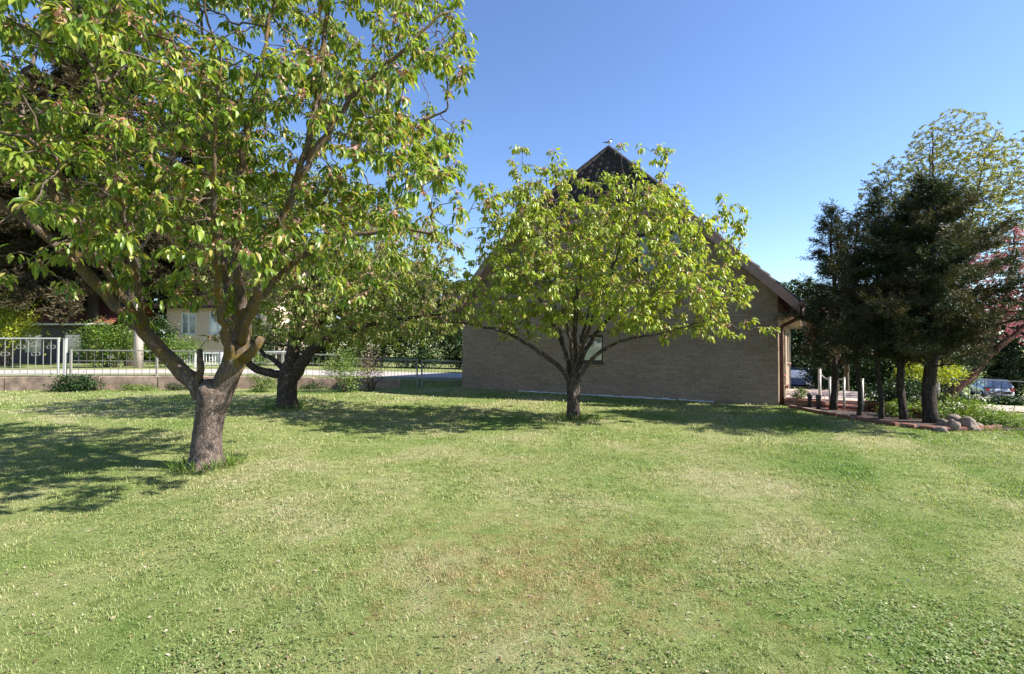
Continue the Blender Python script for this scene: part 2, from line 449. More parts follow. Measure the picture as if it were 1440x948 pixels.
M_PIPE = plain('pipe_metal', (0.10, 0.045, 0.035), 0.45, 0.0, 0.2, 6)
M_WHITE = plain('white_paint', (0.72, 0.72, 0.70), 0.5, 0, 0.08, 6)
M_GREYPAINT = plain('grey_fence_paint', (0.22, 0.21, 0.19), 0.45, 0.0, 0.2, 14)
M_BARIRON = plain('weathered_iron', (0.11, 0.105, 0.10), 0.55, 0.2, 0.3, 12)
M_GATEPAINT = plain('gate_paint', (0.42, 0.41, 0.38), 0.5, 0, 0.15, 9)
M_DARKIRON = plain('dark_iron', (0.05, 0.05, 0.05), 0.5, 0.3, 0.3, 12)
M_PINKSTONE = plain('pink_stone', (0.27, 0.19, 0.145), 0.95, 0, 0.55, 2.5, 0.6)  # blotchy stone, with the wall's dappled shading also put into the dark blotches
M_STREET = plain('street_surface', (0.36, 0.32, 0.29), 0.9, 0, 0.12, 2.0, 0.2)
M_VERGE = plain('verge_grass', (0.15, 0.165, 0.05), 0.95, 0, 0.4, 1.2, 0.5)
M_CONCRETE = plain('concrete', (0.40, 0.34, 0.30), 0.85, 0, 0.15, 6, 0.2)
M_RENDER = plain('beige_render', (0.62, 0.48, 0.38), 0.9, 0, 0.08, 3, 0.1)
M_REDROOF = plain('red_roof', (0.20, 0.062, 0.042), 0.75, 0, 0.35, 5, 0.3)
M_REDBRICK = brickmat('red_brick', 0, (0.20, 0.065, 0.045), (0.26, 0.09, 0.06), (0.25, 0.2, 0.17), 0.24, 0.075, 0.01)
M_REDBRICK_Y = brickmat('red_brick_side', 1, (0.20, 0.065, 0.045), (0.26, 0.09, 0.06), (0.25, 0.2, 0.17), 0.24, 0.075, 0.01)
M_PAVING = plain('paving', (0.40, 0.31, 0.27), 0.85, 0, 0.15, 7, 0.2)
M_SOIL = plain('bed_soil', (0.045, 0.027, 0.02), 0.95, 0, 0.5, 14, 0.9)
M_GRAVEL = plain('gravel', (0.34, 0.28, 0.23), 0.95, 0, 0.4, 30, 0.9)
M_BOULDER = plain('boulder_stone', (0.19, 0.145, 0.115), 0.9, 0, 0.5, 13, 0.9)
M_STEEL = plain('railing_steel', (0.55, 0.50, 0.45), 0.4, 0.2, 0.12, 10)
M_BLACK = plain('rubber', (0.015, 0.015, 0.016), 0.7, 0, 0.2, 8)
M_BLUECAR = plain('blue_car_paint', (0.014, 0.018, 0.04), 0.2, 0.2, 0.05, 3)
M_SILVERCAR = plain('silver_car_paint', (0.50, 0.53, 0.56), 0.25, 0.3, 0.05, 3)
M_LAMPGLASS = plain('head_lamp', (0.6, 0.6, 0.6), 0.15, 0.3, 0.05, 5)
M_TAIL = plain('tail_lamp', (0.35, 0.02, 0.02), 0.2, 0, 0.05, 5)
M_ALLOY = plain('alloy', (0.45, 0.45, 0.46), 0.3, 0.8, 0.1, 5)
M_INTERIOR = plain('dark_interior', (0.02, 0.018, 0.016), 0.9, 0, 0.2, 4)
M_BIRDBLACK = plain('black_feather', (0.012, 0.013, 0.018), 0.45, 0, 0.2, 30)
M_BIRDWHITE = plain('white_feather', (0.75, 0.75, 0.76), 0.8, 0, 0.06, 30)
M_WHITESTONE = plain('white_edging', (0.62, 0.60, 0.62), 0.8, 0, 0.15, 10)

# ------------------------------------------------------------------ ground
def fence_y(x):
    return 17.8 + 0.104 * (np.clip(x, -60, 0) + 15)

def street_z(x):
    return np.interp(x, [-60, -12, -2, 6], [0.50, 0.47, 0.20, 0.0])

def hgt(x, y):
    x = np.asarray(x, float); y = np.asarray(y, float)
    s = 0.6 * x + 0.8 * y
    left = np.clip((6 - x) / 6, 0, 1)
    drop = -0.066 * np.clip(s - 16, 0, 45) * (1 - left)
    up = street_z(x) * np.clip((y - (fence_y(x) - 0.06)) / 0.12, 0, 1)
    und = 0.03 * np.sin(0.9 * x + 0.4) * np.sin(0.7 * y + 1.0) * np.clip((14 - y) / 4, 0, 1) * np.clip((12 - np.abs(x)) / 4, 0, 1)
    return drop + up + und

def hz(x, y):
    return float(hgt(x, y))

gx = np.concatenate([-np.geomspace(900, 31, 14), np.arange(-30, 45.1, 0.5), np.geomspace(48, 900, 14)])
gy = np.concatenate([-np.geomspace(300, 7, 8), np.arange(-6, 17.6, 0.5), [17.6, 17.74, 17.86, 18.0], np.arange(18.5, 60, 0.75), np.geomspace(62, 1500, 16)])
GX, GY = np.meshgrid(gx, gy)
GY2 = GY + 0.104 * (np.clip(GX, -60, 0) + 15) * np.clip((GY + 6) / 6, 0, 1)
GZ = hgt(GX, GY2)
nx, ny = len(gx), len(gy)
idx = np.arange(nx * ny).reshape(ny, nx)
q = np.stack([idx[:-1, :-1], idx[:-1, 1:], idx[1:, 1:], idx[1:, :-1]], -1).reshape(-1)
g = np_mesh('ground', np.stack([GX, GY2, GZ], -1).reshape(-1, 3), q, np.full((nx - 1) * (ny - 1), 4), M_LAWN, smooth=True)
tag(g, 'flat mown lawn ground with dry and rusty patches', 'ground', kind='structure')

def strip(name, x0, x1, off0, off1, mat, dz, label, cat, step=1.0, kind='structure'):
    """a sheet running along the street, following the terrain"""
    xs = np.arange(x0, x1 + 0.01, step)
    rows = np.linspace(off0, off1, 5)
    V = np.array([(x, fence_y(x) + r, hgt(x, fence_y(x) + r) + dz) for r in rows for x in xs])
    n = len(xs); I = np.arange(n * 5).reshape(5, n)
    q = np.stack([I[:-1, :-1], I[:-1, 1:], I[1:, 1:], I[1:, :-1]], -1).reshape(-1)
    return tag(np_mesh(name, V, q, np.full((n - 1) * 4, 4), mat), label, cat, kind=kind)

strip('verge', -60, 3, 0.3, 1.7, M_VERGE, 0.012, 'narrow dry grass verge between the fence and the street', 'verge')
strip('street', -60, 3, 1.7, 5.2, M_STREET, 0.02, 'pale sandy street running past the garden fence', 'street')
strip('verge', -60, 3, 5.2, 7.5, M_VERGE, 0.012, 'grass verge on the far side of the pale street', 'verge')

def patch(name, pts, mat, dz, label, cat, n=14):
    """quad patch (4 corners) following the terrain"""
    a, b_, c_, d_ = [np.array(p, float) for p in pts]
    V = []
    for j in range(n + 1):
        for i in range(n + 1):
            u, v = i / n, j / n
            p = (a * (1 - u) + b_ * u) * (1 - v) + (d_ * (1 - u) + c_ * u) * v
            V.append((p[0], p[1], hgt(p[0], p[1]) + dz))
    I = np.arange((n + 1) ** 2).reshape(n + 1, n + 1)
    q = np.stack([I[:-1, :-1], I[:-1, 1:], I[1:, 1:], I[1:, :-1]], -1).reshape(-1)
    return tag(np_mesh(name, np.array(V), q, np.full(n * n, 4), mat), label, cat, kind='structure')

patch('gravel_path', [(11.5, 12.6), (22, 11.5), (30, 17), (14, 17.5)], M_GRAVEL, 0.03, 'pale gravel path at the right edge of the garden', 'path')
patch('road', [(14, 24.5), (60, 21), (70, 42), (14, 46)], M_STREET, 0.03, 'grey road behind the right hand fence with parked cars', 'road')
patch('garden_bed', [(7.25, 12.75), (7.75, 9.05), (9.9, 9.2), (9.6, 12.6)], M_SOIL, 0.02, 'dark soil bed under the conifers beside the house', 'garden bed')

# ------------------------------------------------------------------ the brick house
HW = 10.47
house = tag(empty('brick_house', (-1.87, 18.5, 0), math.atan2(-0.515, 0.857)), 'beige brick house with steep dark tiled half-hipped roof in the middle of the garden', 'house')
HL = 12.0
HM = Matrix.Translation(house.location) @ Matrix.Rotation(house.rotation_euler.z, 4, 'Z')
HO = 0.5
def zt(u): return 2.73 + (u + HO if u < HW / 2 else HW + HO - u)     # top of the roof
WT = lambda u: zt(u) - 0.27
ZH = 5.76                                                            # hip eave
MID = HW / 2
HALF = zt(MID) - ZH
wins = [(2.36, 3.87, 3.75, 5.03), (6.60, 8.11, 3.75, 5.03), (4.76, 5.56, 1.05, 1.94)]
mb = MB()
cuts = sorted({0, HW, MID} | {w[0] for w in wins} | {w[1] for w in wins} | {MID - HALF + 0.25, MID + HALF - 0.25})
wtop = lambda u: min(WT(u), ZH - 0.25)
for a, b_ in zip(cuts[:-1], cuts[1:]):
    holes = sorted([(w[2], w[3]) for w in wins if w[0] <= a + 1e-6 and w[1] >= b_ - 1e-6])
    lo = [(-0.6, -0.6)] + [(h[1], h[1]) for h in holes]
    hi = [(h[0], h[0]) for h in holes] + [(wtop(a), wtop(b_))]
    for (l0, l1), (h0, h1) in zip(lo, hi):
        mb.add([(a, 0, l0), (b_, 0, l1), (b_, 0, h1), (a, 0, h0)], [(0, 1, 2, 3)])
for (u0, u1, z0, z1) in wins:
    D = 0.13
    mb.add([(u0, 0, z0), (u1, 0, z0), (u1, D, z0), (u0, D, z0)], [(0, 1, 2, 3)])
    mb.add([(u0, 0, z1), (u1, 0, z1), (u1, D, z1), (u0, D, z1)], [(3, 2, 1, 0)])
    mb.add([(u0, 0, z0), (u0, D, z0), (u0, D, z1), (u0, 0, z1)], [(0, 1, 2, 3)])
    mb.add([(u1, 0, z0), (u1, D, z0), (u1, D, z1), (u1, 0, z1)], [(3, 2, 1, 0)])
mb.build('wall', M_BRICK_X, house)
mb = MB(); mb.add([(0, HL, -1.6), (HW, HL, -1.6), (HW, HL, WT(0)), (MID, HL, WT(MID)), (0, HL, WT(0))], [(4, 3, 2, 1, 0)]); mb.build('wall', M_BRICK_X, house)
side_wins = [(2.0, 2.9, 0.7, 2.1), (4.2, 5.2, 0.2, 2.15), (7.2, 8.4, 0.9, 2.1)]
for uu, fl in ((0, 0), (HW, 1)):
    mb = MB()
    cs = sorted({0, HL} | {w[0] for w in side_wins} | {w[1] for w in side_wins})
    for a, b_ in zip(cs[:-1], cs[1:]):
        hs = [(w[2], w[3]) for w in side_wins if fl and w[0] <= a + 1e-6 and w[1] >= b_ - 1e-6]
        lo = [-1.2] + [h[1] for h in hs]; hi = [h[0] for h in hs] + [WT(0)]
        for l, h in zip(lo, hi):
            mb.add([(uu, a, l), (uu, b_, l), (uu, b_, h), (uu, a, h)], [(0, 1, 2, 3)])
    if not fl: mb.build('wall', M_BRICK_Y, house)
for (v0, v1, z0, z1) in side_wins:
    for (A, B) in (((v0, z0), (v1, z0)), ((v1, z0), (v1, z1)), ((v1, z1), (v0, z1)), ((v0, z1), (v0, z0))):
        mb.add([(HW, A[0], A[1]), (HW, B[0], B[1]), (HW - .13, B[0], B[1]), (HW - .13, A[0], A[1])], [(0, 1, 2, 3)])
mb.build('wall', M_BRICK_Y, house)

def window(parent, u0, u1, z0, z1, y=0.09, mull=1, frame=M_DARKWOOD, fw=0.075, curtain=True, name='window'):
    mb = MB()
    mb.b2((u0, y, z0), (u0 + fw, y + 0.06, z1)); mb.b2((u1 - fw, y, z0), (u1, y + 0.06, z1))
    mb.b2((u0 + fw, y, z0), (u1 - fw, y + 0.06, z0 + fw)); mb.b2((u0 + fw, y, z1 - fw), (u1 - fw, y + 0.06, z1))
    for k in range(mull):
        c_ = u0 + (u1 - u0) * (k + 1) / (mull + 1)
        mb.b2((c_ - fw * 0.75, y - 0.004, z0 + fw), (c_ + fw * 0.75, y + 0.062, z1 - fw))
    w = mb.build(name, frame, parent)
    g_ = MB(); g_.b2((u0 + fw * .8, y + 0.025, z0 + fw * .8), (u1 - fw * .8, y + 0.035, z1 - fw * .8)); g_.build('pane', M_GLASS, w)
    if curtain:
        c_ = MB(); 
        n = 24
        for i in range(n):
            x0_ = u0 + (u1 - u0) * i / n; x1_ = u0 + (u1 - u0) * (i + 1) / n
            c_.add([(x0_, y + .15 + .02 * (i % 2), z0), (x1_, y + .15 + .02 * ((i + 1) % 2), z0), (x1_, y + .15 + .02 * ((i + 1) % 2), z1), (x0_, y + .15 + .02 * (i % 2), z1)], [(0, 1, 2, 3)])
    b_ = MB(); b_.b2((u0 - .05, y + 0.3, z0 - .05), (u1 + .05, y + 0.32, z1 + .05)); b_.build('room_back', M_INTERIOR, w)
    s = MB(); s.b2((u0 - 0.04, y - 0.13, z0 - 0.045), (u1 + 0.04, y - 0.005, z0 - 0.003)); s.build('sill', M_DARKWOOD if frame is M_DARKWOOD else M_WHITE, w)
    return w
for wdw in wins:
    window(house, *wdw, mull=1 if wdw[1] - wdw[0] > 1 else 0)
def side_window(v0, v1, z0, z1):
    mb = MB(); x = HW - 0.1; fw = .07
    mb.b2((x, v0, z0), (x + .06, v0 + fw, z1)); mb.b2((x, v1 - fw, z0), (x + .06, v1, z1))
    mb.b2((x, v0 + fw, z0), (x + .06, v1 - fw, z0 + fw)); mb.b2((x, v0 + fw, z1 - fw), (x + .06, v1 - fw, z1))
    w = mb.build('window', M_DARKWOOD, house)
    g_ = MB(); g_.b2((x + .02, v0 + fw * .8, z0 + fw * .8), (x + .03, v1 - fw * .8, z1 - fw * .8)); g_.build('pane', M_GLASS, w)
    s = MB(); s.b2((HW + .003, v0 - .04, z0 - .05), (HW + .1, v1 + .04, z0 - .003)); s.build('sill', M_REDBRICK_Y, w)
for wdw in side_wins: side_window(*wdw)

def tile_field(name, origin, du, dv, nrm, width, length, inside, tw=0.30, tl=0.335, parent=None, su=6):
    """pantiles as real relief: a wave across and a step at each course"""
    o_ = np.array(origin, float); du = np.array(du, float); dv = np.array(dv, float); nrm = np.array(nrm, float)
    ncol = int(math.ceil(width / tw)) * su
    nrow = int(math.ceil(length / tl))
    V = []; loops = []; sizes = []
    us = np.arange(ncol + 1) * (tw / su)
    wav = 0.06 * np.abs(np.sin(us / tw * math.pi)) ** .8 - .03
    base = 0
    for r in range(nrow):
        v0 = r * tl - 0.02; v1 = min((r + 1) * tl, length)
        jit = rng.normal(0, 0.0015, ncol // su + 1).repeat(su)[:ncol + 1]
        a = o_ + us[:, None] * du + v0 * dv + (wav + 0.038 + jit)[:, None] * nrm
        b_ = o_ + us[:, None] * du + v1 * dv + (wav + 0.002 + jit)[:, None] * nrm
        lip = o_ + us[:, None] * du + v0 * dv + (wav - 0.005)[:, None] * nrm
        V += [lip, a, b_]
        m_ = ncol + 1
        for i in range(ncol):
            if inside((us[i] + us[i + 1]) / 2, (v0 + v1) / 2):
                for k in (0, 1):
                    loops += [base + k * m_ + i, base + k * m_ + i + 1, base + (k + 1) * m_ + i + 1, base + (k + 1) * m_ + i]; sizes.append(4)
        base += 3 * m_
    return np_mesh(name, np.concatenate(V), loops, sizes, M_TILE, parent)

roof = MB()
ZR = zt(MID); VR = 1.5; TK = 0.24
def slab(pts, t=TK):
    n = len(pts)
    top = [Vector(p) for p in pts]; bot = [p - Vector((0, 0, t)) for p in top]
    roof.add(top + bot, [tuple(range(n)), tuple(reversed(range(n, 2 * n)))] + [(i, i + n, (i + 1) % n + n, (i + 1) % n) for i in range(n)])
EV = HL + 0.5
slab([(-HO, -HO, zt(-HO)), (MID - HALF, -HO, ZH), (MID, VR, ZR), (MID, EV, ZR), (-HO, EV, zt(-HO))])
slab([(HW + HO, -HO, zt(-HO)), (HW + HO, EV, zt(-HO)), (MID, EV, ZR), (MID, VR, ZR), (MID + HALF, -HO, ZH)])
slab([(MID - HALF + 0.004, -HO, ZH), (MID + HALF - 0.004, -HO, ZH), (MID, VR - .004, ZR)], 0.2)
rf = roof.build('roof', M_SOFFIT, house)
hip_len = math.hypot(VR + HO, ZR - ZH); cv, sv = (VR + HO) / hip_len, (ZR - ZH) / hip_len
W_ = 2 * HALF
tile_field('hip_tiles', (MID - HALF, -HO - 0.03, ZH), (1, 0, 0), (0, cv, sv), (0, -sv, cv), W_, hip_len,
           lambda u, v: v * HALF / hip_len < u < W_ - v * HALF / hip_len, parent=rf)
sl = math.hypot(MID + HO, MID + HO); k = math.sqrt(.5)
hv = (ZH - zt(-HO)) / k
def in_main(flip):
    def f(u, v):
        y = u - HO if not flip else u - HO
        lim = -HO if v < hv else -HO + (v - hv) / (sl - hv) * (VR + HO)
        return y > lim
    return f
tile_field('roof_tiles', (-HO, -HO, zt(-HO)), (0, 1, 0), (k, 0, k), (-k, 0, k), EV + HO, sl, in_main(0), parent=rf, su=4)
tile_field('roof_tiles', (HW + HO, -HO, zt(-HO)), (0, 1, 0), (-k, 0, k), (k, 0, k), EV + HO, sl, in_main(1), parent=rf, su=4)
rt = MB()
def ridge_run(a, b_):
    a = Vector(a); b_ = Vector(b_); L = (b_ - a).length; n = max(1, int(L / 0.38))
    for i in range(n):
        p = a.lerp(b_, i / n); q_ = a.lerp(b_, (i + 1.08) / n)
        rt.tube([p, q_], [0.118, 0.112], 10, smooth=False)
ridge_run((MID - HALF, -HO, ZH + .02), (MID, VR, ZR + .03)); ridge_run((MID + HALF, -HO, ZH + .02), (MID, VR, ZR + .03))
ridge_run((MID, VR, ZR + .03), (MID, EV, ZR + .03))
rt.build('ridge_tiles', M_TILE, rf)
# barge boards, hip gutter, eave gutters, downpipe
for s_ in (0, 1):
    bb = MB()
    u0, u1 = (-HO, MID - HALF) if s_ == 0 else (HW + HO, MID + HALF)
    y0, y1 = -HO - 0.045, -HO - 0.003
    a0, a1 = zt(-HO) - 0.30, ZH - 0.30
    vs = [(u0, y, z) for y in (y0, y1) for z in (a0, a0 + 0.31)] + [(u1, y, z) for y in (y0, y1) for z in (a1, a1 + .31)]
    bb.add(vs, [(0, 2, 3, 1), (4, 5, 7, 6), (0, 1, 5, 4), (2, 6, 7, 3), (1, 3, 7, 5), (0, 4, 6, 2)])
    bb.build('barge_board', M_FASCIA, rf)
hb = MB(); hb.b2((MID - HALF + .02, -HO - .04, ZH - .30), (MID + HALF - .02, -HO - .004, ZH - .03))
hb.build('hip_fascia', M_FASCIA, rf)
sf = MB(); sf.b2((MID - HALF + .15, -HO, ZH - .315), (MID + HALF - .15, -0.004, ZH - .285)); sf.build('hip_soffit', M_SOFFIT, rf)
gt = MB(); gt.tube([(MID - HALF, -HO - .1, ZH - .06), (MID + HALF, -HO - .1, ZH - .06)], 0.065, 10); gt.build('hip_gutter', M_GUTTER, rf)
for uu in (-HO - .07, HW + HO + .07):
    g_ = MB(); g_.tube([(uu, -HO - .02, zt(-HO) - .06), (uu, EV, zt(-HO) - .06)], 0.075, 12); g_.build('gutter', M_FASCIA, rf)
es = MB()
es.b2((HW + .01, -HO + .02, zt(-HO) - .34), (HW + HO - .02, HL, zt(-HO) - .30)); es.build('eave_soffit', M_SOFFIT, rf)
dp = MB(); zz = zt(-HO)
dp.tube([(HW + HO + .06, .28, zz - .1), (HW + HO + .04, .28, zz - .36), (HW + .09, .28, zz - .62), (HW + .07, .28, zz - .8), (HW + .07, .28, -.1)], 0.055, 10)
dp.build('downpipe', M_PIPE, house)
ch = MB(); ch.b2((MID - .9, 8, ZR - 1.0), (MID - .3, 8.6, ZR + .0)); ch.build('chimney', M_REDBRICK, rf)

def hw(u, v, z): return HM @ Vector((u, v, z))
ed = MB()
n = 26
for i in range(n):
    u0 = 2.47 + (8.89 - 2.47) * i / n; u1 = 2.47 + (8.89 - 2.47) * (i + .93) / n
    ed.b2((u0, -0.10, -0.05), (u1, -0.02, 0.035 + random.uniform(-.012, .012)))
e_ = ed.build('edging_strip', M_WHITESTONE); e_.matrix_world = HM
tag(e_, 'thin white stone edging along the foot of the shaded gable wall', 'edging')

# the bird on the ridge
bp = hw(MID, VR, ZR + 0.16)
bird = tag(empty('bird', bp, 0), 'black and white bird perched on the very top of the roof', 'bird')
bm_ = MB()
bm_.tube([(-.07, 0, .095), (-.045, 0, .10), (-.01, 0, .105), (.03, 0, .115), (.06, 0, .135), (.075, 0, .16), (.085, 0, .182), (.098, 0, .196), (.115, 0, .20), (.128, 0, .198)],
         [.012, .032, .048, .052, .046, .036, .030, .030, .022, .008], 12)
bm_.build('body', M_BIRDWHITE, bird)
hd = MB(); hd.tube([(.068, 0, .15), (.08, 0, .175), (.096, 0, .198), (.116, 0, .203), (.129, 0, .20)], [.036, .036, .034, .025, .009], 12); hd.build('hood', M_BIRDBLACK, bird)
bk = MB(); bk.tube([(.125, 0, .2), (.145, 0, .197), (.162, 0, .190)], [.010, .007, .002], 8); bk.build('beak', M_BIRDBLACK, bird)
tl_ = MB(); tl_.tube([(-.06, 0, .1), (-.12, 0, .095), (-.2, 0, .105)], [.018, .017, .012], 8); tl_.build('tail', M_BIRDBLACK, bird)
for s_ in (-1, 1):
    w_ = MB(); w_.tube([(.045, .043 * s_, .13), (.0, .05 * s_, .115), (-.05, .034 * s_, .1), (-.10, .016 * s_, .098)], [.022, .028, .02, .006], 8); w_.build('wing', M_BIRDBLACK, bird)
    l_ = MB(); l_.tube([(.01, .02 * s_, .075), (.012, .022 * s_, -.06)], .006, 6); l_.build('leg', M_BIRDBLACK, bird)

# ------------------------------------------------------------------ trees
def catmull(pts, rad, step=0.12):
    out = []; ro = []
    n = len(pts)
    for i in range(n - 1):
        p0 = pts[max(i - 1, 0)]; p1 = pts[i]; p2 = pts[i + 1]; p3 = pts[min(i + 2, n - 1)]
        k_ = max(1, int((p2 - p1).length / step))
        for j in range(k_):
            t = j / k_
            out.append(0.5 * ((2 * p1) + (p2 - p0) * t + (2 * p0 - 5 * p1 + 4 * p2 - p3) * t * t + (3 * p1 - p0 - 3 * p2 + p3) * t ** 3))
            ro.append(rad[i] * (1 - t) + rad[i + 1] * t)
    out.append(pts[-1]); ro.append(rad[-1])
    return out, ro

def colonise(seeds, attr, step=0.2, infl=1.3, kill=0.34, iters=70, up=0.06, jit=0.30, rs=None):
    """space colonisation: branches grow towards points spread through the crown"""
    rs = rs or np.random.default_rng(3)
    N = [tuple(s) for s in seeds]; par = [-1] * len(N)
    pos = np.array(N, float)
    A = np.array(attr, float)
    near = np.full(len(A), -1); nd = np.full(len(A), 1e9)
    def upd(i0):
        P_ = pos[i0:]
        if not len(P_) or not len(A): return
        d = np.linalg.norm(A[:, None, :] - P_[None], axis=2)
        j = d.argmin(1); dm = d[np.arange(len(A)), j]
        m_ = dm < nd
        nd[m_] = dm[m_]; near[m_] = j[m_] + i0
    upd(0)
    seen = set()
    for it in range(iters):
        act = nd < infl if it > 3 else nd < infl * 3
        if not act.any(): break
        new = []; newp = []
        for i in np.unique(near[act]):
            sel = act & (near == i)
            v = unit(A[sel] - pos[i]).sum(0)
            v = v / (np.linalg.norm(v) + 1e-9) + rs.normal(0, jit, 3) + np.array([0, 0, up])
            v = v / (np.linalg.norm(v) + 1e-9)
            p = pos[i] + v * step
            key = (int(i), round(p[0], 1), round(p[1], 1), round(p[2], 1))
            if key in seen: continue
            seen.add(key); new.append(p); newp.append(int(i))
        if not new: break
        i0 = len(pos)
        pos = np.vstack([pos, np.array(new)]); par += newp
        upd(i0)
        keep = nd > kill
        A = A[keep]; nd = nd[keep]; near = near[keep]
        if not len(A): break
    return pos, np.array(par)

def ellip_points(ells, n, rs, shell=0.35):
    out = []
    vol = np.array([e[1][0] * e[1][1] * e[1][2] for e in ells]); vol = vol / vol.sum()
    for e, w in zip(ells, vol):
        m_ = max(4, int(n * w))
        d = unit(rs.normal(size=(m_, 3)))
        r = rs.random(m_) ** shell
        out.append(np.array(e[0]) + d * r[:, None] * np.array(e[1]))
    return np.vstack(out)

def grow_tree(name, base, trunk, limbs, ells, nattr, leaf, mats, label, cat, group=None, seed=1, nl=(5, 8), tipr=0.0035,
              step=0.2, kill=0.34, trunk_n=28, zmin=None, blossoms=0, spur=0.5, droop=0.3, simple=False, origin_rel=True, leafprob=1.0, keep=None, infl=1.3, clump=None, sprigs=0, sprig_len=.8):
    """trunk / limb: lists of (point, radius) ; leaf: (length, width)"""
    rs = np.random.default_rng(seed)
    root = tag(empty(name, base), label, cat, group)
    B = Vector(base)
    mt, ml, mtw, mleaf = mats
    seeds = []; sr = []
    tp, tr = catmull([p for p, r in trunk], [r for p, r in trunk], 0.06)
    mb = MB(); mb.tube([p - B for p in tp], tr, trunk_n, wob=0.07, seed=seed); mb.build('trunk', mt, root)
    for i, L in enumerate(limbs):
        lp, lr = catmull([p for p, r in L], [r for p, r in L], 0.09)
        # slight natural wander
        for j in range(1, len(lp)):
            lp[j] = lp[j] + Vector(rs.normal(0, 0.012, 3))
        mb = MB(); mb.tube([p - B for p in lp], lr, 14 if lr[0] > 0.06 else 9, wob=0.09, seed=seed + i); mb.build('limb', ml, root)
        k0 = int(len(lp) * 0.3)
        seeds += [tuple(p) for p in lp[k0::2]] + [tuple(lp[-1])]
    A = ellip_points(ells, nattr, rs)
    if zmin is not None: A = A[A[:, 2] > zmin(A[:, 0], A[:, 1]) if callable(zmin) else A[:, 2] > zmin]
    if keep is not None: A = A[keep(A)]
    if clump is not None:
        cf = np.zeros(len(A))
        for _ in range(9):
            kv = unit(rs.normal(size=(1, 3)))[0] * 2 * math.pi / rs.uniform(.8, 1.9) ; cf += np.sin(A @ kv + rs.random() * 6.28)
        A = A[cf > clump]
    if sprigs:
        ex = []
        for _ in range(sprigs):
            e = ells[rs.integers(0, len(ells))]
            d = unit(rs.normal(size=(1, 3)) + np.array([[0, 0, .5]]))[0]
            p0 = np.array(e[0]) + d * np.array(e[1]) * .92; d2 = unit((d + rs.normal(0, .3, 3) + np.array([0, 0, .45]))[None])[0]
            ln = rs.uniform(.25, sprig_len)
            for q_ in np.arange(0, ln, step * .8): ex.append(p0 + d2 * q_ + np.array([0, 0, -.12 * q_ * q_]))
        A = np.vstack([A, np.array(ex)])
    pos, par = colonise(seeds, A, step, infl, kill, rs=rs)
    n = len(pos); ns = len(seeds)
    chn = [[] for _ in range(n)]
    for i in range(ns, n): chn[par[i]].append(i)
    rad = np.zeros(n)
    for i in range(n - 1, -1, -1):
        rad[i] = tipr if not chn[i] else sum(rad[c] ** 2.2 for c in chn[i]) ** (1 / 2.2)
    tw = MB()
    def chain(start, first):
        pts = [Vector(pos[start])]; rr = [rad[first]]
        c = first
        while True:
            pts.append(Vector(pos[c])); rr.append(rad[c])
            if not chn[c]: break
            nxt = max(chn[c], key=lambda q_: rad[q_])
            for o_ in chn[c]:
                if o_ != nxt: stack.append((c, o_))
            c = nxt
        nsd = 7 if rr[0] > 0.02 else (5 if rr[0] > .01 else 4)
        if len(pts) > 1: tw.tube([p - B for p in pts], [min(r, .05) for r in rr], nsd, cap=False)
    stack = [(i, c) for i in range(ns) for c in chn[i]]
    while stack:
        a, c = stack.pop(); chain(a, c)
    if tw.v: tag(tw.build('branches', mtw, root), kind='stuff')
    # leaf clusters at the tips and on short spurs along thin wood
    sites = []; dirs = []
    for i in range(ns, n):
        d = pos[i] - pos[par[i]]
        d = d / (np.linalg.norm(d) + 1e-9)
        if not chn[i]:
            sites += [pos[i], pos[i] - d * step * .5]; dirs += [d, d]
        elif rad[i] < 0.022:
            if rs.random() < spur: sites.append(pos[i]); dirs.append(d)
    sites = np.array(sites); dirs = np.array(dirs)
    cnt = rs.integers(nl[0], nl[1] + 1, len(sites))
    cnt[rs.random(len(sites)) > leafprob] = 0
    I = np.repeat(np.arange(len(sites)), cnt); m_ = len(I)
    ang = rs.random(m_) * 2 * math.pi
    hor = np.stack([np.cos(ang), np.sin(ang), np.zeros(m_)], 1)
    ax = unit(hor * 0.9 + dirs[I] * 0.45 + np.stack([np.zeros(m_), np.zeros(m_), rs.normal(-0.75, 0.38, m_)], 1))
    nr = unit(np.stack([rs.normal(0, .35, m_), rs.normal(0, .35, m_), np.ones(m_)], 1) + hor * 0.5)
    p = sites[I] + ax * (0.02 + 0.03 * rs.random(m_))[:, None] * (leaf[0] / .11) + rs.normal(0, .022 * leaf[0] / .11, (m_, 3))
    sz = rs.uniform(0.6, 1.15, m_)
    leaf_cloud('crown', p - np.array(B), ax, nr, leaf[0] * sz, leaf[1] * sz * rs.uniform(.85, 1.15, m_), mleaf, root, droop=droop, simple=simple)
    if blossoms:
        sel = rs.random(len(sites)) < blossoms
        S = sites[sel]; I = np.repeat(np.arange(len(S)), 12); m_ = len(I)
        ax = unit(rs.normal(0, 1, (m_, 3)) + np.array([0, 0, -0.7]))
        p = S[I] + rs.normal(0, .03, (m_, 3)) + np.array([0, 0, -0.02])
        bl = leaf_cloud('blossoms', p - np.array(B), ax, rs.normal(0, 1, (m_, 3)), np.full(m_, .042), np.full(m_, .028), M_BLOSSOM, root, simple=True)
        bl['kind'] = 'stuff'
    print(name, 'nodes', n, 'sites', len(sites))
    return root

def L(*pts):
    return [(P(a, b_, c), r) for a, b_, c, r in pts]

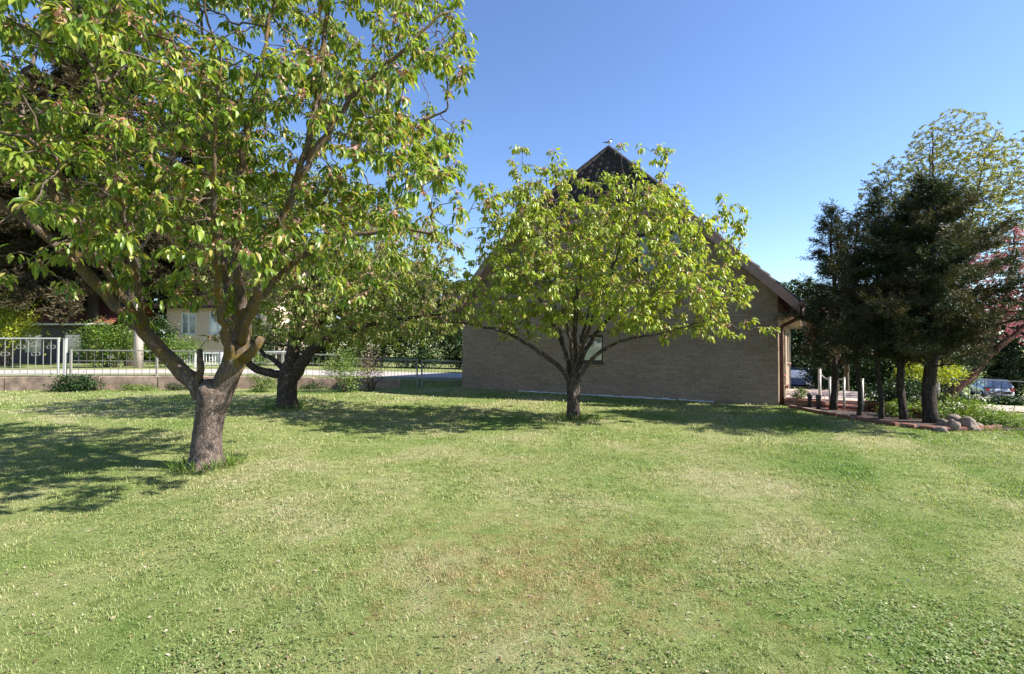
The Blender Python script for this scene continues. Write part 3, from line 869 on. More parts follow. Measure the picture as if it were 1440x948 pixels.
# front left cherry
b1 = P(292, 655, 6.53)
t1 = [(b1 + Vector((0, 0, -.15)), .36), (b1 + Vector((0, 0, .02)), .255), (P(292, 640, 6.53), .186), (P(294, 610, 6.53), .170), (P(297, 580, 6.53), .178), (P(301, 558, 6.52), .205), (P(304, 545, 6.5), .21), (P(306, 535, 6.5), .12)]
limbs1 = [
    L((297, 585, 6.53, .08), (284, 552, 6.5, .12), (262, 525, 6.45, .106), (235, 500, 6.4, .09), (205, 468, 6.3, .082), (165, 430, 6.2, .074), (115, 380, 6.0, .066), (60, 325, 5.8, .058), (0, 285, 5.6, .05), (-70, 240, 5.4, .04)),
    L((302, 585, 6.53, .09), (311, 555, 6.5, .142), (326, 515, 6.42, .140), (337, 482, 6.38, .122), (342, 455, 6.35, .092), (337, 410, 6.2, .065), (330, 320, 6.0, .046), (340, 200, 5.9, .034), (365, 80, 5.8, .024), (390, -60, 5.8, .014)),
    L((333, 500, 6.4, .08), (350, 440, 6.2, .055), (400, 380, 6.0, .04), (470, 340, 5.8, .03), (560, 322, 5.7, .02), (620, 330, 5.6, .015)),
    L((322, 530, 6.5, .10), (326, 470, 6.9, .065), (312, 360, 7.4, .045), (290, 220, 7.8, .03), (280, 60, 8.0, .018)),
    L((338, 480, 6.3, .07), (362, 410, 5.8, .048), (410, 270, 5.4, .036), (442, 150, 5.4, .032), (452, 60, 5.4, .026), (462, -40, 5.5, .018)),
    L((205, 468, 6.3, .06), (196, 425, 6.0, .04), (178, 330, 5.4, .028), (150, 220, 5.0, .02), (130, 100, 4.9, .012)),
    L((328, 515, 6.4, .08), (312, 440, 5.8, .038), (300, 340, 5.1, .026), (298, 220, 4.7, .02), (305, 90, 4.5, .012)),
    L((205, 468, 6.3, .05), (160, 400, 5.5, .034), (105, 310, 4.7, .024), (75, 220, 4.2, .012)),
    L((410, 270, 5.4, .04), (480, 150, 5.3, .03), (560, 70, 5.2, .02), (625, 10, 5.2, .01)),
    L((340, 470, 6.3, .06), (380, 380, 6.6, .045), (470, 250, 6.7, .032), (560, 190, 6.7, .02), (630, 150, 6.7, .012)),
    L((115, 380, 6.0, .05), (60, 240, 5.6, .035), (10, 120, 5.4, .02)),
    L((343, 505, 6.36, .07), (352, 497, 6.30, .062), (366, 478, 6.22, .045)),
    L((277, 545, 6.42, .05), (281, 520, 6.40, .042), (283, 492, 6.38, .032)),
]
ell1 = [((-3.75, 6.3, 5.0), (3.3, 2.7, 3.0)), ((-2.0, 5.6, 2.95), (1.7, 1.6, 1.1)), ((-5.0, 5.2, 3.4), (1.9, 1.5, 1.3)), ((-1.6, 6.0, 4.6), (1.1, 1.5, 1.7)), ((-4.4, 4.1, 3.5), (1.9, 1.3, 1.2)), ((-5.6, 4.5, 3.0), (1.6, 1.2, .9))]
LIMB = np.array([(-200, 190), (0, 285), (60, 325), (115, 380), (165, 430), (205, 468), (235, 500), (262, 525)], float)
def clear_limb(A):
    # the sweeping left limb stays bare on its open side
    px = 720 + A[:, 0] / A[:, 1] * F; py = HZ - (A[:, 2] - CAM_H) / A[:, 1] * F
    ly = np.interp(px, LIMB[:, 0], LIMB[:, 1])
    return ~((px < 265) & (py > ly - 42) & (A[:, 1] < 6.2))
grow_tree('cherry_tree', b1, t1, limbs1, ell1, 12500, (.113, .044), (M_BARK, M_LICHEN, M_TWIG, M_LEAF),
          'old cherry tree in the left foreground with thick forked trunk and lichen covered limbs', 'cherry tree', 'cherry trees on the lawn', seed=5, nl=(7, 11), blossoms=.28, clump=0.05, keep=clear_limb, sprigs=110, sprig_len=.9,
          zmin=lambda x, y: np.where((np.abs(y - (6.5 - .194 * (x + 4.05))) < .6) & (x > -3.9), np.minimum(1.25 + (x + 4.05) * .87, 4.2), 1.95 + np.clip((5.4 - y), 0, 2) * 0.15), kill=0.15, step=.115, spur=.25, infl=1.0)

# small cherry behind it
b2_ = P(404, 573, 12.7)
t2 = [(b2_ + Vector((0, 0, -.15)), .36), (b2_ + Vector((0, 0, .03)), .29), (P(404, 558, 12.7), .24), (P(405, 540, 12.7), .235), (P(407, 525, 12.7), .26), (P(409, 514, 12.7), .21), (P(411, 504, 12.7), .12)]
limbs2 = [
    L((408, 530, 12.7, 0.1615), (412, 495, 12.7, 0.1615), (415, 460, 12.7, 0.1275), (417, 420, 12.6, 0.1020), (408, 350, 12.5, 0.0600), (400, 270, 12.4, 0.0375), (395, 200, 12.3, 0.0150)),
    L((403, 530, 12.65, 0.1275), (385, 525, 12.6, 0.1062), (362, 520, 12.5, 0.0935), (347, 508, 12.45, 0.0850), (343, 496, 12.4, 0.0638)),
    L((405, 525, 12.75, 0.1020), (388, 508, 12.9, 0.0638), (370, 496, 13.0, 0.0525), (345, 470, 13.2, 0.0375), (310, 430, 13.4, 0.0188)),
    L((412, 530, 12.7, 0.1700), (428, 505, 12.55, 0.1445), (445, 488, 12.45, 0.1105), (480, 468, 12.3, 0.0850), (530, 455, 12.0, 0.0525), (590, 445, 11.8, 0.0300), (640, 440, 11.7, 0.0150)),
    L((415, 480, 12.7, 0.1020), (440, 458, 12.4, 0.0850), (480, 432, 12.2, 0.0600), (540, 398, 12.0, 0.0375), (600, 368, 11.9, 0.0225)),
    L((416, 465, 12.75, 0.0850), (440, 415, 13.2, 0.0562), (480, 350, 13.6, 0.0375), (520, 290, 13.8, 0.0225)),
    L((413, 470, 12.6, 0.0600), (425, 420, 11.6, 0.0450), (450, 370, 11.0, 0.0300), (480, 330, 10.8, 0.0150)),
]
ell2 = [((-4.6, 12.6, 3.7), (3.2, 2.6, 2.2)), ((-2.7, 12.1, 2.7), (1.7, 1.7, 1.2)), ((-3.8, 11.4, 2.4), (2.0, 1.3, .9))]
grow_tree('cherry_tree', b2_, t2, limbs2, ell2, 7500, (.10, .046), (M_BARKDARK, M_BARKDARK, M_TWIG, M_LEAF2),
          'squat cherry tree with short dark trunk behind the big cherry, near the fence', 'cherry tree', 'cherry trees on the lawn', seed=9, nl=(6, 9), blossoms=.2, clump=-2.0, sprigs=40,
          zmin=lambda x, y: 1.35 + np.clip((-5.2 - x), 0, 2) * .5, kill=.165, step=.125, spur=.3, infl=1.0)

# cherry in front of the house
b3 = P(805, 592, 10.4)
t3 = [(b3 + Vector((0, 0, -.12)), .20), (b3 + Vector((0, 0, .02)), .165), (P(806, 580, 10.4), .138), (P(806, 565, 10.4), .130), (P(806, 548, 10.4), .14), (P(806, 537, 10.4), .14), (P(807, 528, 10.4), .08)]
limbs3 = [
    L((806, 545, 10.4, 0.0576), (788, 518, 10.35, 0.0504), (758, 495, 10.3, 0.0432), (715, 469, 10.2, 0.0324), (670, 458, 10.1, 0.0202), (630, 452, 10.0, 0.0086)),
    L((806, 540, 10.4, 0.0540), (793, 490, 10.6, 0.0432), (764, 430, 11.0, 0.0324), (725, 370, 11.2, 0.0216), (690, 310, 11.3, 0.0101)),
    L((807, 540, 10.4, 0.0648), (808, 470, 10.4, 0.0504), (814, 400, 10.3, 0.0396), (822, 330, 10.3, 0.0252), (830, 260, 10.3, 0.0108)),
    L((808, 545, 10.4, 0.0540), (832, 505, 10.2, 0.0432), (870, 482, 9.9, 0.0302), (930, 468, 9.7, 0.0180), (1000, 450, 9.6, 0.0086)),
    L((808, 535, 10.4, 0.0576), (828, 485, 10.45, 0.0468), (870, 432, 10.5, 0.0360), (922, 385, 10.6, 0.0274), (975, 335, 10.7, 0.0173), (1020, 300, 10.7, 0.0086)),
    L((808, 515, 10.4, 0.0468), (838, 440, 9.9, 0.0360), (875, 340, 9.6, 0.0245), (898, 255, 9.6, 0.0108)),
    L((806, 525, 10.4, 0.0468), (800, 470, 9.7, 0.0324), (785, 400, 9.2, 0.0216), (775, 330, 9.0, 0.0101)),
    L((807, 520, 10.45, 0.0432), (822, 460, 11.2, 0.0324), (850, 380, 11.8, 0.0216), (880, 300, 12.0, 0.0101)),
    L((793, 490, 10.6, 0.0288), (775, 400, 10.6, 0.0216), (770, 320, 10.5, 0.0144), (770, 250, 10.5, 0.0072)),
    L((875, 340, 9.6, 0.0202), (920, 270, 9.6, 0.0130), (940, 225, 9.6, 0.0072)),
]
ell3 = [((1.85, 10.3, 3.65), (2.45, 2.1, 1.4)), ((1.2, 10.2, 2.85), (2.6, 1.9, 1.1)), ((3.1, 10.1, 2.6), (1.75, 1.5, .95)), ((2.6, 9.8, 4.5), (.8, .8, .8)), ((.5, 10.4, 4.45), (.9, .9, 1.0)), ((3.9, 10.1, 2.3), (1.0, .9, .6)), ((0.1, 10.1, 2.45), (1.2, 1.0, .75)), ((4.3, 10.3, 3.9), (.8, .7, .5)), ((-.1, 10.8, 4.2), (.7, .7, 1.0))]
def open_window(A):
    # a thin spot in the crown lets the right attic window show
    px = 720 + A[:, 0] / A[:, 1] * F; py = HZ - (A[:, 2] - CAM_H) / A[:, 1] * F
    return ~((px > 892) & (px < 966) & (py > 318) & (py < 388)) | (np.random.default_rng(8).random(len(A)) < .22)
grow_tree('cherry_tree', b3, t3, limbs3, ell3, 8500, (.122, .058), (M_BARKDARK, M_BARKDARK, M_TWIG, M_LEAF3),
          'young slim-trunked cherry with rounded yellow-green crown in front of the brick gable', 'cherry tree', 'cherry trees on the lawn', seed=21, leafprob=.85, nl=(7, 10), blossoms=.18, clump=0.0, keep=open_window, sprigs=150, sprig_len=.75,
          zmin=lambda x, y: 1.35 + np.clip(1.1 - np.abs(x - 1.3), 0, 1) * .8, kill=.145, step=.11, spur=.22, infl=1.0)

def conifer(name, base, H, profile, mat, bark, label, cat, group=None, seed=1, nb=90, r0=.09, needle=(.075, .016), dens=46, sag=-.15, lean=(0, 0), z0=1.0, bare=True, nz=1.0, tufts=9, up=0.0):
    rs = np.random.default_rng(seed)
    root = tag(empty(name, base), label, cat, group)
    tr = MB(); n = 14
    tp = [Vector((lean[0] * (i / n) ** 1.3 + .03 * math.sin(i * .9 + seed), lean[1] * (i / n) ** 1.3 + .03 * math.cos(i * 1.1 + seed), -0.1 + (H * .97 + .1) * i / n)) for i in range(n + 1)]
    rr = [r0 * (1.25 if i == 0 else 1) * (1 - i / n) ** .8 + .012 for i in range(n + 1)]
    tr.tube(tp, rr, 14, wob=.06, seed=seed); tr.build('trunk', bark, root)
    br = MB()
    pos = []; axs = []; nrs = []
    for b_ in range(nb):
        f = (b_ + rs.random()) / nb
        z = z0 + (H - z0) * f
        az = rs.random() * 2 * math.pi
        ln = profile(f) * (rs.uniform(.35, 1.0) if rs.random() < .75 else rs.uniform(1.0, 1.35))
        if ln < .08: ln = .08
        x0 = np.interp(z, [p.z for p in tp], [p.x for p in tp]); y0 = np.interp(z, [p.z for p in tp], [p.y for p in tp])
        o_ = np.array([x0, y0, z])
        el = rs.normal(.25 + up, .2) + .7 * max(0, f - .75) * 2
        dr = np.array([math.cos(az) * math.cos(el), math.sin(az) * math.cos(el), math.sin(el)])
        pts = []
        for j in range(6):
            t = j / 5
            pts.append(o_ + dr * ln * t + np.array([0, 0, sag * ln * t * t]) + (rs.normal(0, .02, 3) if j else 0))
        br.tube([Vector(p) for p in pts], [max(.004, .016 * ln * (1 - j / 5.5)) for j in range(6)], 4, cap=False)
        # feathery sprays along the bough
        ntf = max(2, int(tufts * ln + 2))
        for j in range(ntf):
            t = rs.uniform(.14 if bare else .05, 1.0) ** .8
            c = pts[0] + (np.array(pts[-1]) - pts[0]) * t + np.array([0, 0, sag * ln * (t * t - t)])
            side = unit(np.cross(dr, [0, 0, 1])[None])[0]
            sd = unit((dr * rs.uniform(.3, 1) + side * rs.normal(0, .8) + np.array([0, 0, rs.normal(.05, .3)]))[None])[0]
            sl_ = rs.uniform(.14, .34) * nz
            m_ = int(dens * rs.uniform(.6, 1.2))
            tt = rs.random(m_)
            pp = c + sd * (sl_ * tt)[:, None] + rs.normal(0, .028 * nz, (m_, 3))
            aa = sd + rs.normal(0, .55, (m_, 3))
            pos.append(pp); axs.append(aa); nrs.append(rs.normal(0, 1, (m_, 3)) + np.array([0, 0, .8]))
    br.build('boughs', bark, root)
    pos = np.vstack(pos); axs = np.vstack(axs); nrs = np.vstack(nrs); m_ = len(pos)
    leaf_cloud('crown', pos, axs, nrs, needle[0] * rs.uniform(.6, 1.3, m_), needle[1] * rs.uniform(.7, 1.3, m_), mat, root, simple=True, droop=.1, fold=0)
    print(name, m_)
    return root

def prof(w, base=.35, pk=.25):
    def f(t):
        if t < pk: return w * (base + (1 - base) * t / pk)
        return w * (1 - ((t - pk) / (1 - pk)) ** 1.15) * 1.0 + .05
    return f
CG = 'dark conifers in the bed beside the house'
def base_at(px, py): 
    d = CAM_H * F / (py - HZ)
    x = (px - 720) / F * d
    return Vector((x, d, hz(x, d)))
conifer('conifer', base_at(1172, 577), 4.95, prof(.95, .65), M_CONIFER, M_CONBARK, 'dark conifer with thin trunk, the one nearest the house railing', 'conifer', CG, 31, 165, .075, z0=1.0, up=.3, tufts=12)
conifer('conifer', base_at(1206, 586), 4.5, prof(.5, .6), M_CONIFER, M_CONBARK, 'dark conifer with a very thin trunk, second tree from the house', 'conifer', CG, 32, 95, .034, z0=1.2, up=.35, tufts=12)
conifer('conifer', base_at(1236, 590), 4.95, prof(.66, .6), M_CONIFER, M_CONBARK, 'dark conifer with thin mossy trunk in the middle of the row of five', 'conifer', CG, 33, 120, .036, z0=1.25, up=.35, tufts=12)
conifer('conifer', base_at(1268, 592), 4.4, prof(.7, .6), M_CONIFER, M_CONBARK, 'dark conifer with medium trunk next to the thickest conifer', 'conifer', CG, 34, 120, .07, z0=1.1, up=.3, tufts=12)
conifer('conifer', base_at(1308, 597), 4.9, prof(2.0, .62, .22), M_CONIFER, M_CONBARK, 'largest dark conifer with the thickest trunk beside the boulders at the right', 'conifer', CG, 35, 240, .12, z0=1.1, up=.22, tufts=13)

# tall brown-green spruces beyond the street on the left
def spruce_prof(t): return 6.2 * (1 - t) ** .6 + .2
sp = conifer('spruce', (-26.5, 31, .45), 22, spruce_prof, M_SPRUCE, M_CONBARK, 'tall brownish spruce across the street showing through the left side of the front cherry', 'spruce', None, 41, 320, .34, (.28, .07), 44, -.25, z0=4.7, nz=2.8, tufts=8)
sp2 = copy_tree(sp); sp2.location = (-34, 33, .45); sp2.rotation_euler.z = 2.1; sp2.scale = (.95, .95, .85)
sp3 = copy_tree(sp); sp3.location = (-25.0, 40, .45); sp3.rotation_euler.z = 4.0; sp3.scale = (.9, .9, 1.0)
tag(sp3, 'tall brownish spruce farther back, behind the roof of the beige house', 'spruce')
tag(sp2, 'tall brownish spruce standing at the far left edge behind the gate', 'spruce')

# pale birch, pink cherry and copper shrub on the right
bb_ = P(1312, 500, 21); bb_.z = hz(bb_.x, bb_.y)
def up_limb(b_, dx, dy, h, r, z0=1.5):
    return [(b_ + Vector((0, 0, z0)), r), (b_ + Vector((dx * .35, dy * .35, z0 + (h - z0) * .35)), r * .7), (b_ + Vector((dx * .75, dy * .75, z0 + (h - z0) * .72)), r * .45), (b_ + Vector((dx, dy, h)), r * .15)]
grow_tree('birch_tree', bb_, [(bb_ + Vector((0, 0, -.2)), .24), (bb_ + Vector((0, 0, 1)), .2), (bb_ + Vector((.05, 0, 3)), .16)],
          [up_limb(bb_, *a) for a in ((-1.6, .3, 9.8, .1), (.3, .2, 11.8, .13), (2.2, -.3, 11.0, .1), (3.2, .6, 9.0, .08), (-.7, -.8, 10.8, .08))],
          [((bb_.x + .9, bb_.y, 9.2 + bb_.z), (2.0, 2.0, 3.4)), ((bb_.x + 3.2, bb_.y, 7.6), (2.2, 2.0, 3.2)), ((bb_.x - 1.5, bb_.y, 7.5), (1.7, 1.4, 2.3))], 6500, (.075, .05), (M_BIRCHBARK, M_TWIG, M_TWIG, M_BIRCHLEAF),
          'tall pale green birch with airy drooping twigs rising behind the dark conifers', 'birch', None, 51, (11, 16), .004, .2, .22, 14, spur=.9, droop=.1, simple=True)
pb = P(1325, 566, 13.2)
pb.z = hz(pb.x, pb.y)
pt = [(pb + Vector((0, 0, -.1)), .14), (P(1340, 550, 13.2), .11), (P(1365, 530, 13.2), .10), (P(1385, 505, 13.3), .09)]
grow_tree('pink_cherry', pb, pt, [
    [(pt[-1][0], .085), (P(1410, 440, 13.5), .06), (P(1425, 370, 13.6), .03), (P(1432, 310, 13.6), .01)],
    [(pt[-1][0], .08), (P(1360, 430, 13.3), .05), (P(1340, 380, 13.2), .015)],
    [(pt[-1][0], .08), (P(1450, 450, 13.2), .05), (P(1500, 400, 13), .02)]],
    [(tuple(P(1425, 395, 13.6)), (1.5, 1.3, 1.7)), (tuple(P(1330, 410, 13.3)), (1.2, 1.0, .9)), (tuple(P(1480, 430, 13.3)), (1.5, 1.2, 1.2))], 2400, (.06, .05), (M_REDBARK, M_REDBARK, M_TWIG, M_PINK),
    'pink blossoming ornamental cherry with leaning reddish trunk behind the largest conifer', 'cherry tree', None, 61, (6, 9), .004, .14, .2, 14, spur=.7, simple=True)

def bush(name, base, radii, nleaf, leaf, mat, label, cat, group=None, seed=1, stems=14, clump=40, bark=M_TWIG, dome=True, zc=None):
    rs = np.random.default_rng(seed)
    root = tag(empty(name, base), label, cat, group)
    st = MB()
    zc = radii[2] if zc is None else zc
    tips = []
    for i in range(stems):
        d = unit(rs.normal(0, 1, (1, 3)))[0]; d[2] = abs(d[2]) * .9 + .15
        tip = np.array([d[0] * radii[0], d[1] * radii[1], zc * .6 + d[2] * radii[2] * .7]) * rs.uniform(.6, .9)
        mid = tip * .5 + np.array([-d[0] * .1 * radii[0], -d[1] * .1 * radii[1], .1 * radii[2]])
        b0 = np.array([d[0] * radii[0] * .12, d[1] * radii[1] * .12, -.05])
        st.tube([Vector(b0), Vector(mid), Vector(tip)], [.012 * (.4 + radii[2]), .009 * (.4 + radii[2]), .004], 5, cap=False)
        tips.append(tip)
    st.build('stems', bark, root)
    cc = unit(rs.normal(0, 1, (clump, 3))) * (rs.random(clump) ** .4)[:, None] * np.array(radii) * .85 + np.array([0, 0, zc])
    I = rs.integers(0, clump, nleaf)
    p = cc[I] + rs.normal(0, 1, (nleaf, 3)) * np.array(radii) * .2
    p[:, 2] = np.maximum(p[:, 2], .02 + rs.random(nleaf) * .06)
    out = unit(p - np.array([0, 0, zc * .5]))
    ax = unit(out + rs.normal(0, .6, (nleaf, 3)))
    nr = unit(out * .6 + np.array([0, 0, .8]) + rs.normal(0, .35, (nleaf, 3)))
    sz = rs.uniform(.6, 1.2, nleaf)
    leaf_cloud('foliage', p, ax, nr, leaf[0] * sz, leaf[1] * sz, mat, root, simple=leaf[0] < .07 or base[1] > 15)
    return root

def gb(x, y): return (x, y, hz(x, y))
# shrubs and plants on our side of the street
bush('shrub', gb(-5.75, 17.0), (.85, .7, .72), 2600, (.075, .035), M_BUSH, 'loose leafy green shrub in front of the fence right of the squat cherry', 'shrub', None, 71, 24, 50, zc=.75)
bush('shrub', gb(-4.95, 17.3), (.55, .5, .75), 1300, (.06, .03), M_COPPER, 'dark reddish shrub next to the green shrub by the fence', 'shrub', None, 72, 20, 40, zc=.75)
bush('ground_cover', gb(-15.2, 17.1), (1.0, .5, .32), 2200, (.09, .045), M_DARKLEAF, 'low dark leafy plants in front of the gate post and low wall', 'plant', None, 73, 10, 40, zc=.22)
bush('shrub', gb(-8.7, 17.0), (.6, .4, .35), 1200, (.06, .035), M_BUSH, 'low green shrub at the wall just left of the squat cherry trunk', 'shrub', None, 74, 10, 30, zc=.3)
for i, (x, w_) in enumerate(((-13.3, .7), (-11.9, .5), (-10.6, .6), (-7.3, .55))):
    bush('ground_cover', gb(x, float(fence_y(x)) - .55), (w_, .3, .16), 700, (.06, .03), M_DARKLEAF if i % 2 else M_BUSH, ['low green weeds along the foot of the wall right of the gate', 'low dark weeds along the wall left of the big cherry trunk', 'low green weeds at the wall behind the fork of the big cherry', 'low dark weeds at the wall right of the squat cherry'][i], 'plant', 'weeds along the garden wall', 130 + i, 6, 30, zc=.1)
# across the street
bush('hedge_shrub', gb(-20.6, 25.2), (1.9, 1.2, 1.25), 5200, (.12, .06), M_BUSH, 'big bright green shrub across the street below the red roof', 'shrub', None, 75, 20, 70, zc=1.2)
bush('hedge_shrub', gb(-17.6, 25.6), (1.5, 1.0, .9), 3200, (.11, .055), M_BUSH, 'lower bright green shrub across the street beside the concrete pole', 'shrub', None, 76, 16, 50, zc=.8)
bush('shrub', gb(-27.8, 27.0), (1.7, 1.5, 1.9), 4000, (.14, .08), M_LIME, 'yellow-green shrub at the far left edge beyond the gate', 'shrub', None, 77, 16, 50, zc=2.3)
bush('hedge_shrub', gb(-13.4, 25.8), (.8, .7, .5), 1200, (.1, .05), M_BUSH, 'small round shrub across the street in front of the beige house', 'shrub', None, 78, 10, 30, zc=.45)
for i, (x, y, rx, rz_, mt_) in enumerate(((-14.2, 28.2, 1.7, 1.3, M_FARLEAF), (-11.4, 28.0, 1.7, 1.3, M_DARKLEAF), (-8.6, 28.2, 1.7, 1.4, M_FARLEAF), (-5.8, 28.2, 1.8, 1.4, M_DARKLEAF), (-3.0, 28.6, 1.7, 1.3, M_DARKLEAF), (-.6, 28.8, 1.5, 1.3, M_FARLEAF))):
    bush('hedge_shrub', gb(x, y), (rx, 1.0, rz_), 4200, (.16, .09), mt_,
         ['mid green hedge shrub just right of the beige house across the street', 'dark hedge shrub directly behind the trunk of the squat cherry across the street', 'mid green hedge shrub over the fence right of the squat cherry', 'dark hedge shrub across the street behind the double fence posts', 'dark hedge shrub seen over the close-barred fence near the brick house', 'mid green hedge shrub at the left edge of the brick house'][i], 'shrub', 'hedge shrubs across the street', 80 + i, 12, 55, zc=rz_ * .95)

bush('hedge_shrub', gb(-21.3, 30.0), (1.0, .8, 1.5), 2600, (.15, .085), M_DARKLEAF, 'dark upright shrub in the gap between the red roofed shed and the beige house', 'shrub', None, 150, 10, 40, zc=1.5)
# right hand bed and terrace plants
bush('shrub', gb(10.75, 12.6), (.78, .6, .36), 2600, (.06, .04), M_LIME, 'bright yellow-green shrub behind the conifer trunks', 'shrub', None, 91, 16, 45, zc=.95)
bush('shrub', gb(9.35, 11.9), (.75, .5, .42), 2200, (.075, .045), M_DARKLEAF, 'dark glossy evergreen shrub in the brick planter', 'shrub', None, 92, 12, 40, zc=.42)
bush('bed_plant', gb(9.3, 10.4), (.8, .55, .28), 2600, (.06, .03), M_PLANT, 'low light green leafy plants behind the boulders', 'plant', None, 93, 10, 50, zc=.22)
bush('bed_plant', gb(9.55, 9.75), (.55, .5, .2), 1700, (.07, .018), M_PLANT, 'grassy green plants right of the boulders', 'plant', None, 94, 8, 40, zc=.14)
bush('bed_plant', gb(8.5, 10.9), (.4, .35, .2), 1000, (.055, .03), M_PLANT, 'small green plant between the two thickest conifer trunks', 'plant', None, 95, 8, 30, zc=.16)
bush('bed_plant', tuple(P(1122, 560, 13.1)), (.22, .2, .15), 500, (.05, .025), M_BUSH, 'small pale plant at the house corner by the terrace', 'plant', None, 96, 6, 20, zc=.12)
cs_ = hw(12.3, 5.6, 0); cs_.z = hz(cs_.x, cs_.y)
grow_tree('copper_tree', cs_, [(cs_ + Vector((0, 0, -.1)), .09), (cs_ + Vector((0, 0, 1.2)), .07), (cs_ + Vector((.1, 0, 2)), .06)],
          [up_limb(cs_, -1.0, -.6, 2.9, .05, .9), up_limb(cs_, .5, .4, 3.4, .05, .9), up_limb(cs_, -.4, -1.0, 3.0, .05, .9)],
          [((cs_.x - .4, cs_.y - .4, cs_.z + 2.5), (1.2, 1.2, 1.1))], 1400, (.08, .055), (M_TWIG, M_TWIG, M_TWIG, M_COPPER),
          'small copper leaved tree beside the house eave', 'tree', None, 63, (5, 8), .004, .16, .22, 12, simple=True)

# far trees: four kinds, then copies
def far_tree(loc, mat, label, seed, h=8.0, w=3.0, nm='far_tree', nat=1900):
    b_ = Vector(loc)
    return grow_tree(nm, b_, [(b_ + Vector((0, 0, -.3)), .22), (b_ + Vector((0, 0, h * .2)), .17), (b_ + Vector((.1, 0, h * .35)), .12)],
                     [up_limb(b_, *a) for a in ((-w * .5, .2, h * .8, .09, h * .22), (w * .5, -.3, h * .75, .09, h * .22), (.1, w * .45, h * .92, .09, h * .22), (.2, -w * .5, h * .7, .08, h * .22))],
                     [((b_.x, b_.y, b_.z + h * .6), (w, w, h * .38)), ((b_.x + w * .4, b_.y - w * .3, b_.z + h * .42), (w * .7, w * .7, h * .25)), ((b_.x - w * .5, b_.y, b_.z + h * .40), (w * .6, w * .6, h * .24))],
                     nat, (.24, .15), (M_TWIG, M_TWIG, M_TWIG, mat), label, 'tree', None, seed, (9, 13), .008, .3, .38, 10, spur=.8, simple=True, infl=2.2)
def place(o, loc, rz, s, label, group=None):
    c = copy_tree(o); c.location = loc; c.rotation_euler.z = rz; c.scale = s; tag(c, label, None, group); return c
f1 = far_tree(gb(-12.5, 40), M_FARLEAF, 'mid green tree standing behind the beige house', 101, 9, 3.2)
f2 = far_tree(gb(-7.0, 38), M_FARPALE, 'pale olive tree beyond the street behind the squat cherry', 102, 7.5, 3.2)
GL = 'trees beyond the street'
place(f2, gb(-2.6, 37), 1.2, (1, 1, .85), 'pale olive tree beyond the street right beside the brick house', GL)
place(f1, gb(-18.5, 40), 2.2, (1, 1, 1.1), 'mid green tree between the beige house and the red roof', GL)
place(f1, gb(-5.0, 45), .7, (1.1, 1.1, .85), 'mid green tree in the second row behind the pale olive trees', GL)
place(f1, gb(-33, 42), 4.0, (1.2, 1.2, 1.3), 'big mid green tree behind the red roofed shed', GL)
place(f1, gb(-41, 44), 5.0, (1.3, 1.3, 1.4), 'big mid green tree at the far left behind the spruces', GL)
place(f2, gb(-24, 46), 3.3, (1.5, 1.5, 1.4), 'tall pale olive tree behind the roof of the beige house', GL)
place(f1, gb(-13, 50), 5.6, (1.5, 1.5, 1.25), 'mid green tree in the back row behind the squat cherry', GL)
place(f2, gb(1, 48), 2.7, (1.4, 1.4, 1.0), 'pale olive tree in the back row behind the brick house', GL)
f1['group'] = GL; f2['group'] = GL
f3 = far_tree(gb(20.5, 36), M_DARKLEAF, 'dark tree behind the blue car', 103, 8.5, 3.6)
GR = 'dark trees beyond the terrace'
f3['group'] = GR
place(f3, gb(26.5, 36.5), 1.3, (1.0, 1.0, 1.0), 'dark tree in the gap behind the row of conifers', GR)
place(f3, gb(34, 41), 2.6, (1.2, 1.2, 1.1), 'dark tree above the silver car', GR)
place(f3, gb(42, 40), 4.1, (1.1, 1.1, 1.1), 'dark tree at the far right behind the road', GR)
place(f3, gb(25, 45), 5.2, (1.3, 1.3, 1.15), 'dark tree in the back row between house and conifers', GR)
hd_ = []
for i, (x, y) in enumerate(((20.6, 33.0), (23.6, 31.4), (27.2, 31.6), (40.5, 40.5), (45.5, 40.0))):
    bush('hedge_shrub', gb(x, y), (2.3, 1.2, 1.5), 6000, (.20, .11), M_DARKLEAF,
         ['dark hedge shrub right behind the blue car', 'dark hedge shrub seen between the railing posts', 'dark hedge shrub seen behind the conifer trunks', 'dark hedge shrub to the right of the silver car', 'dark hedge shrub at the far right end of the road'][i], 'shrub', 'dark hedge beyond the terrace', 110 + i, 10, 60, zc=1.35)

for i, (px, d) in enumerate(((1163, 23.5), (1215, 23.5), (1270, 23.0), (1318, 23.0))):  # nearer hedge row added for darkness, dark leaves carry the hedge's shade
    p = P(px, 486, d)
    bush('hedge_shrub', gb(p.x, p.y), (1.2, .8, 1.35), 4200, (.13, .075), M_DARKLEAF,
         ['dark hedge shrub behind the terrace just right of the blue car', 'dark hedge shrub behind the terrace between the thin conifer trunks', 'dark hedge shrub behind the lime green shrub', 'dark hedge shrub left of the leaning reddish trunk'][i], 'shrub', 'dark hedge shrubs behind the terrace', 160 + i, 10, 60, zc=1.2)

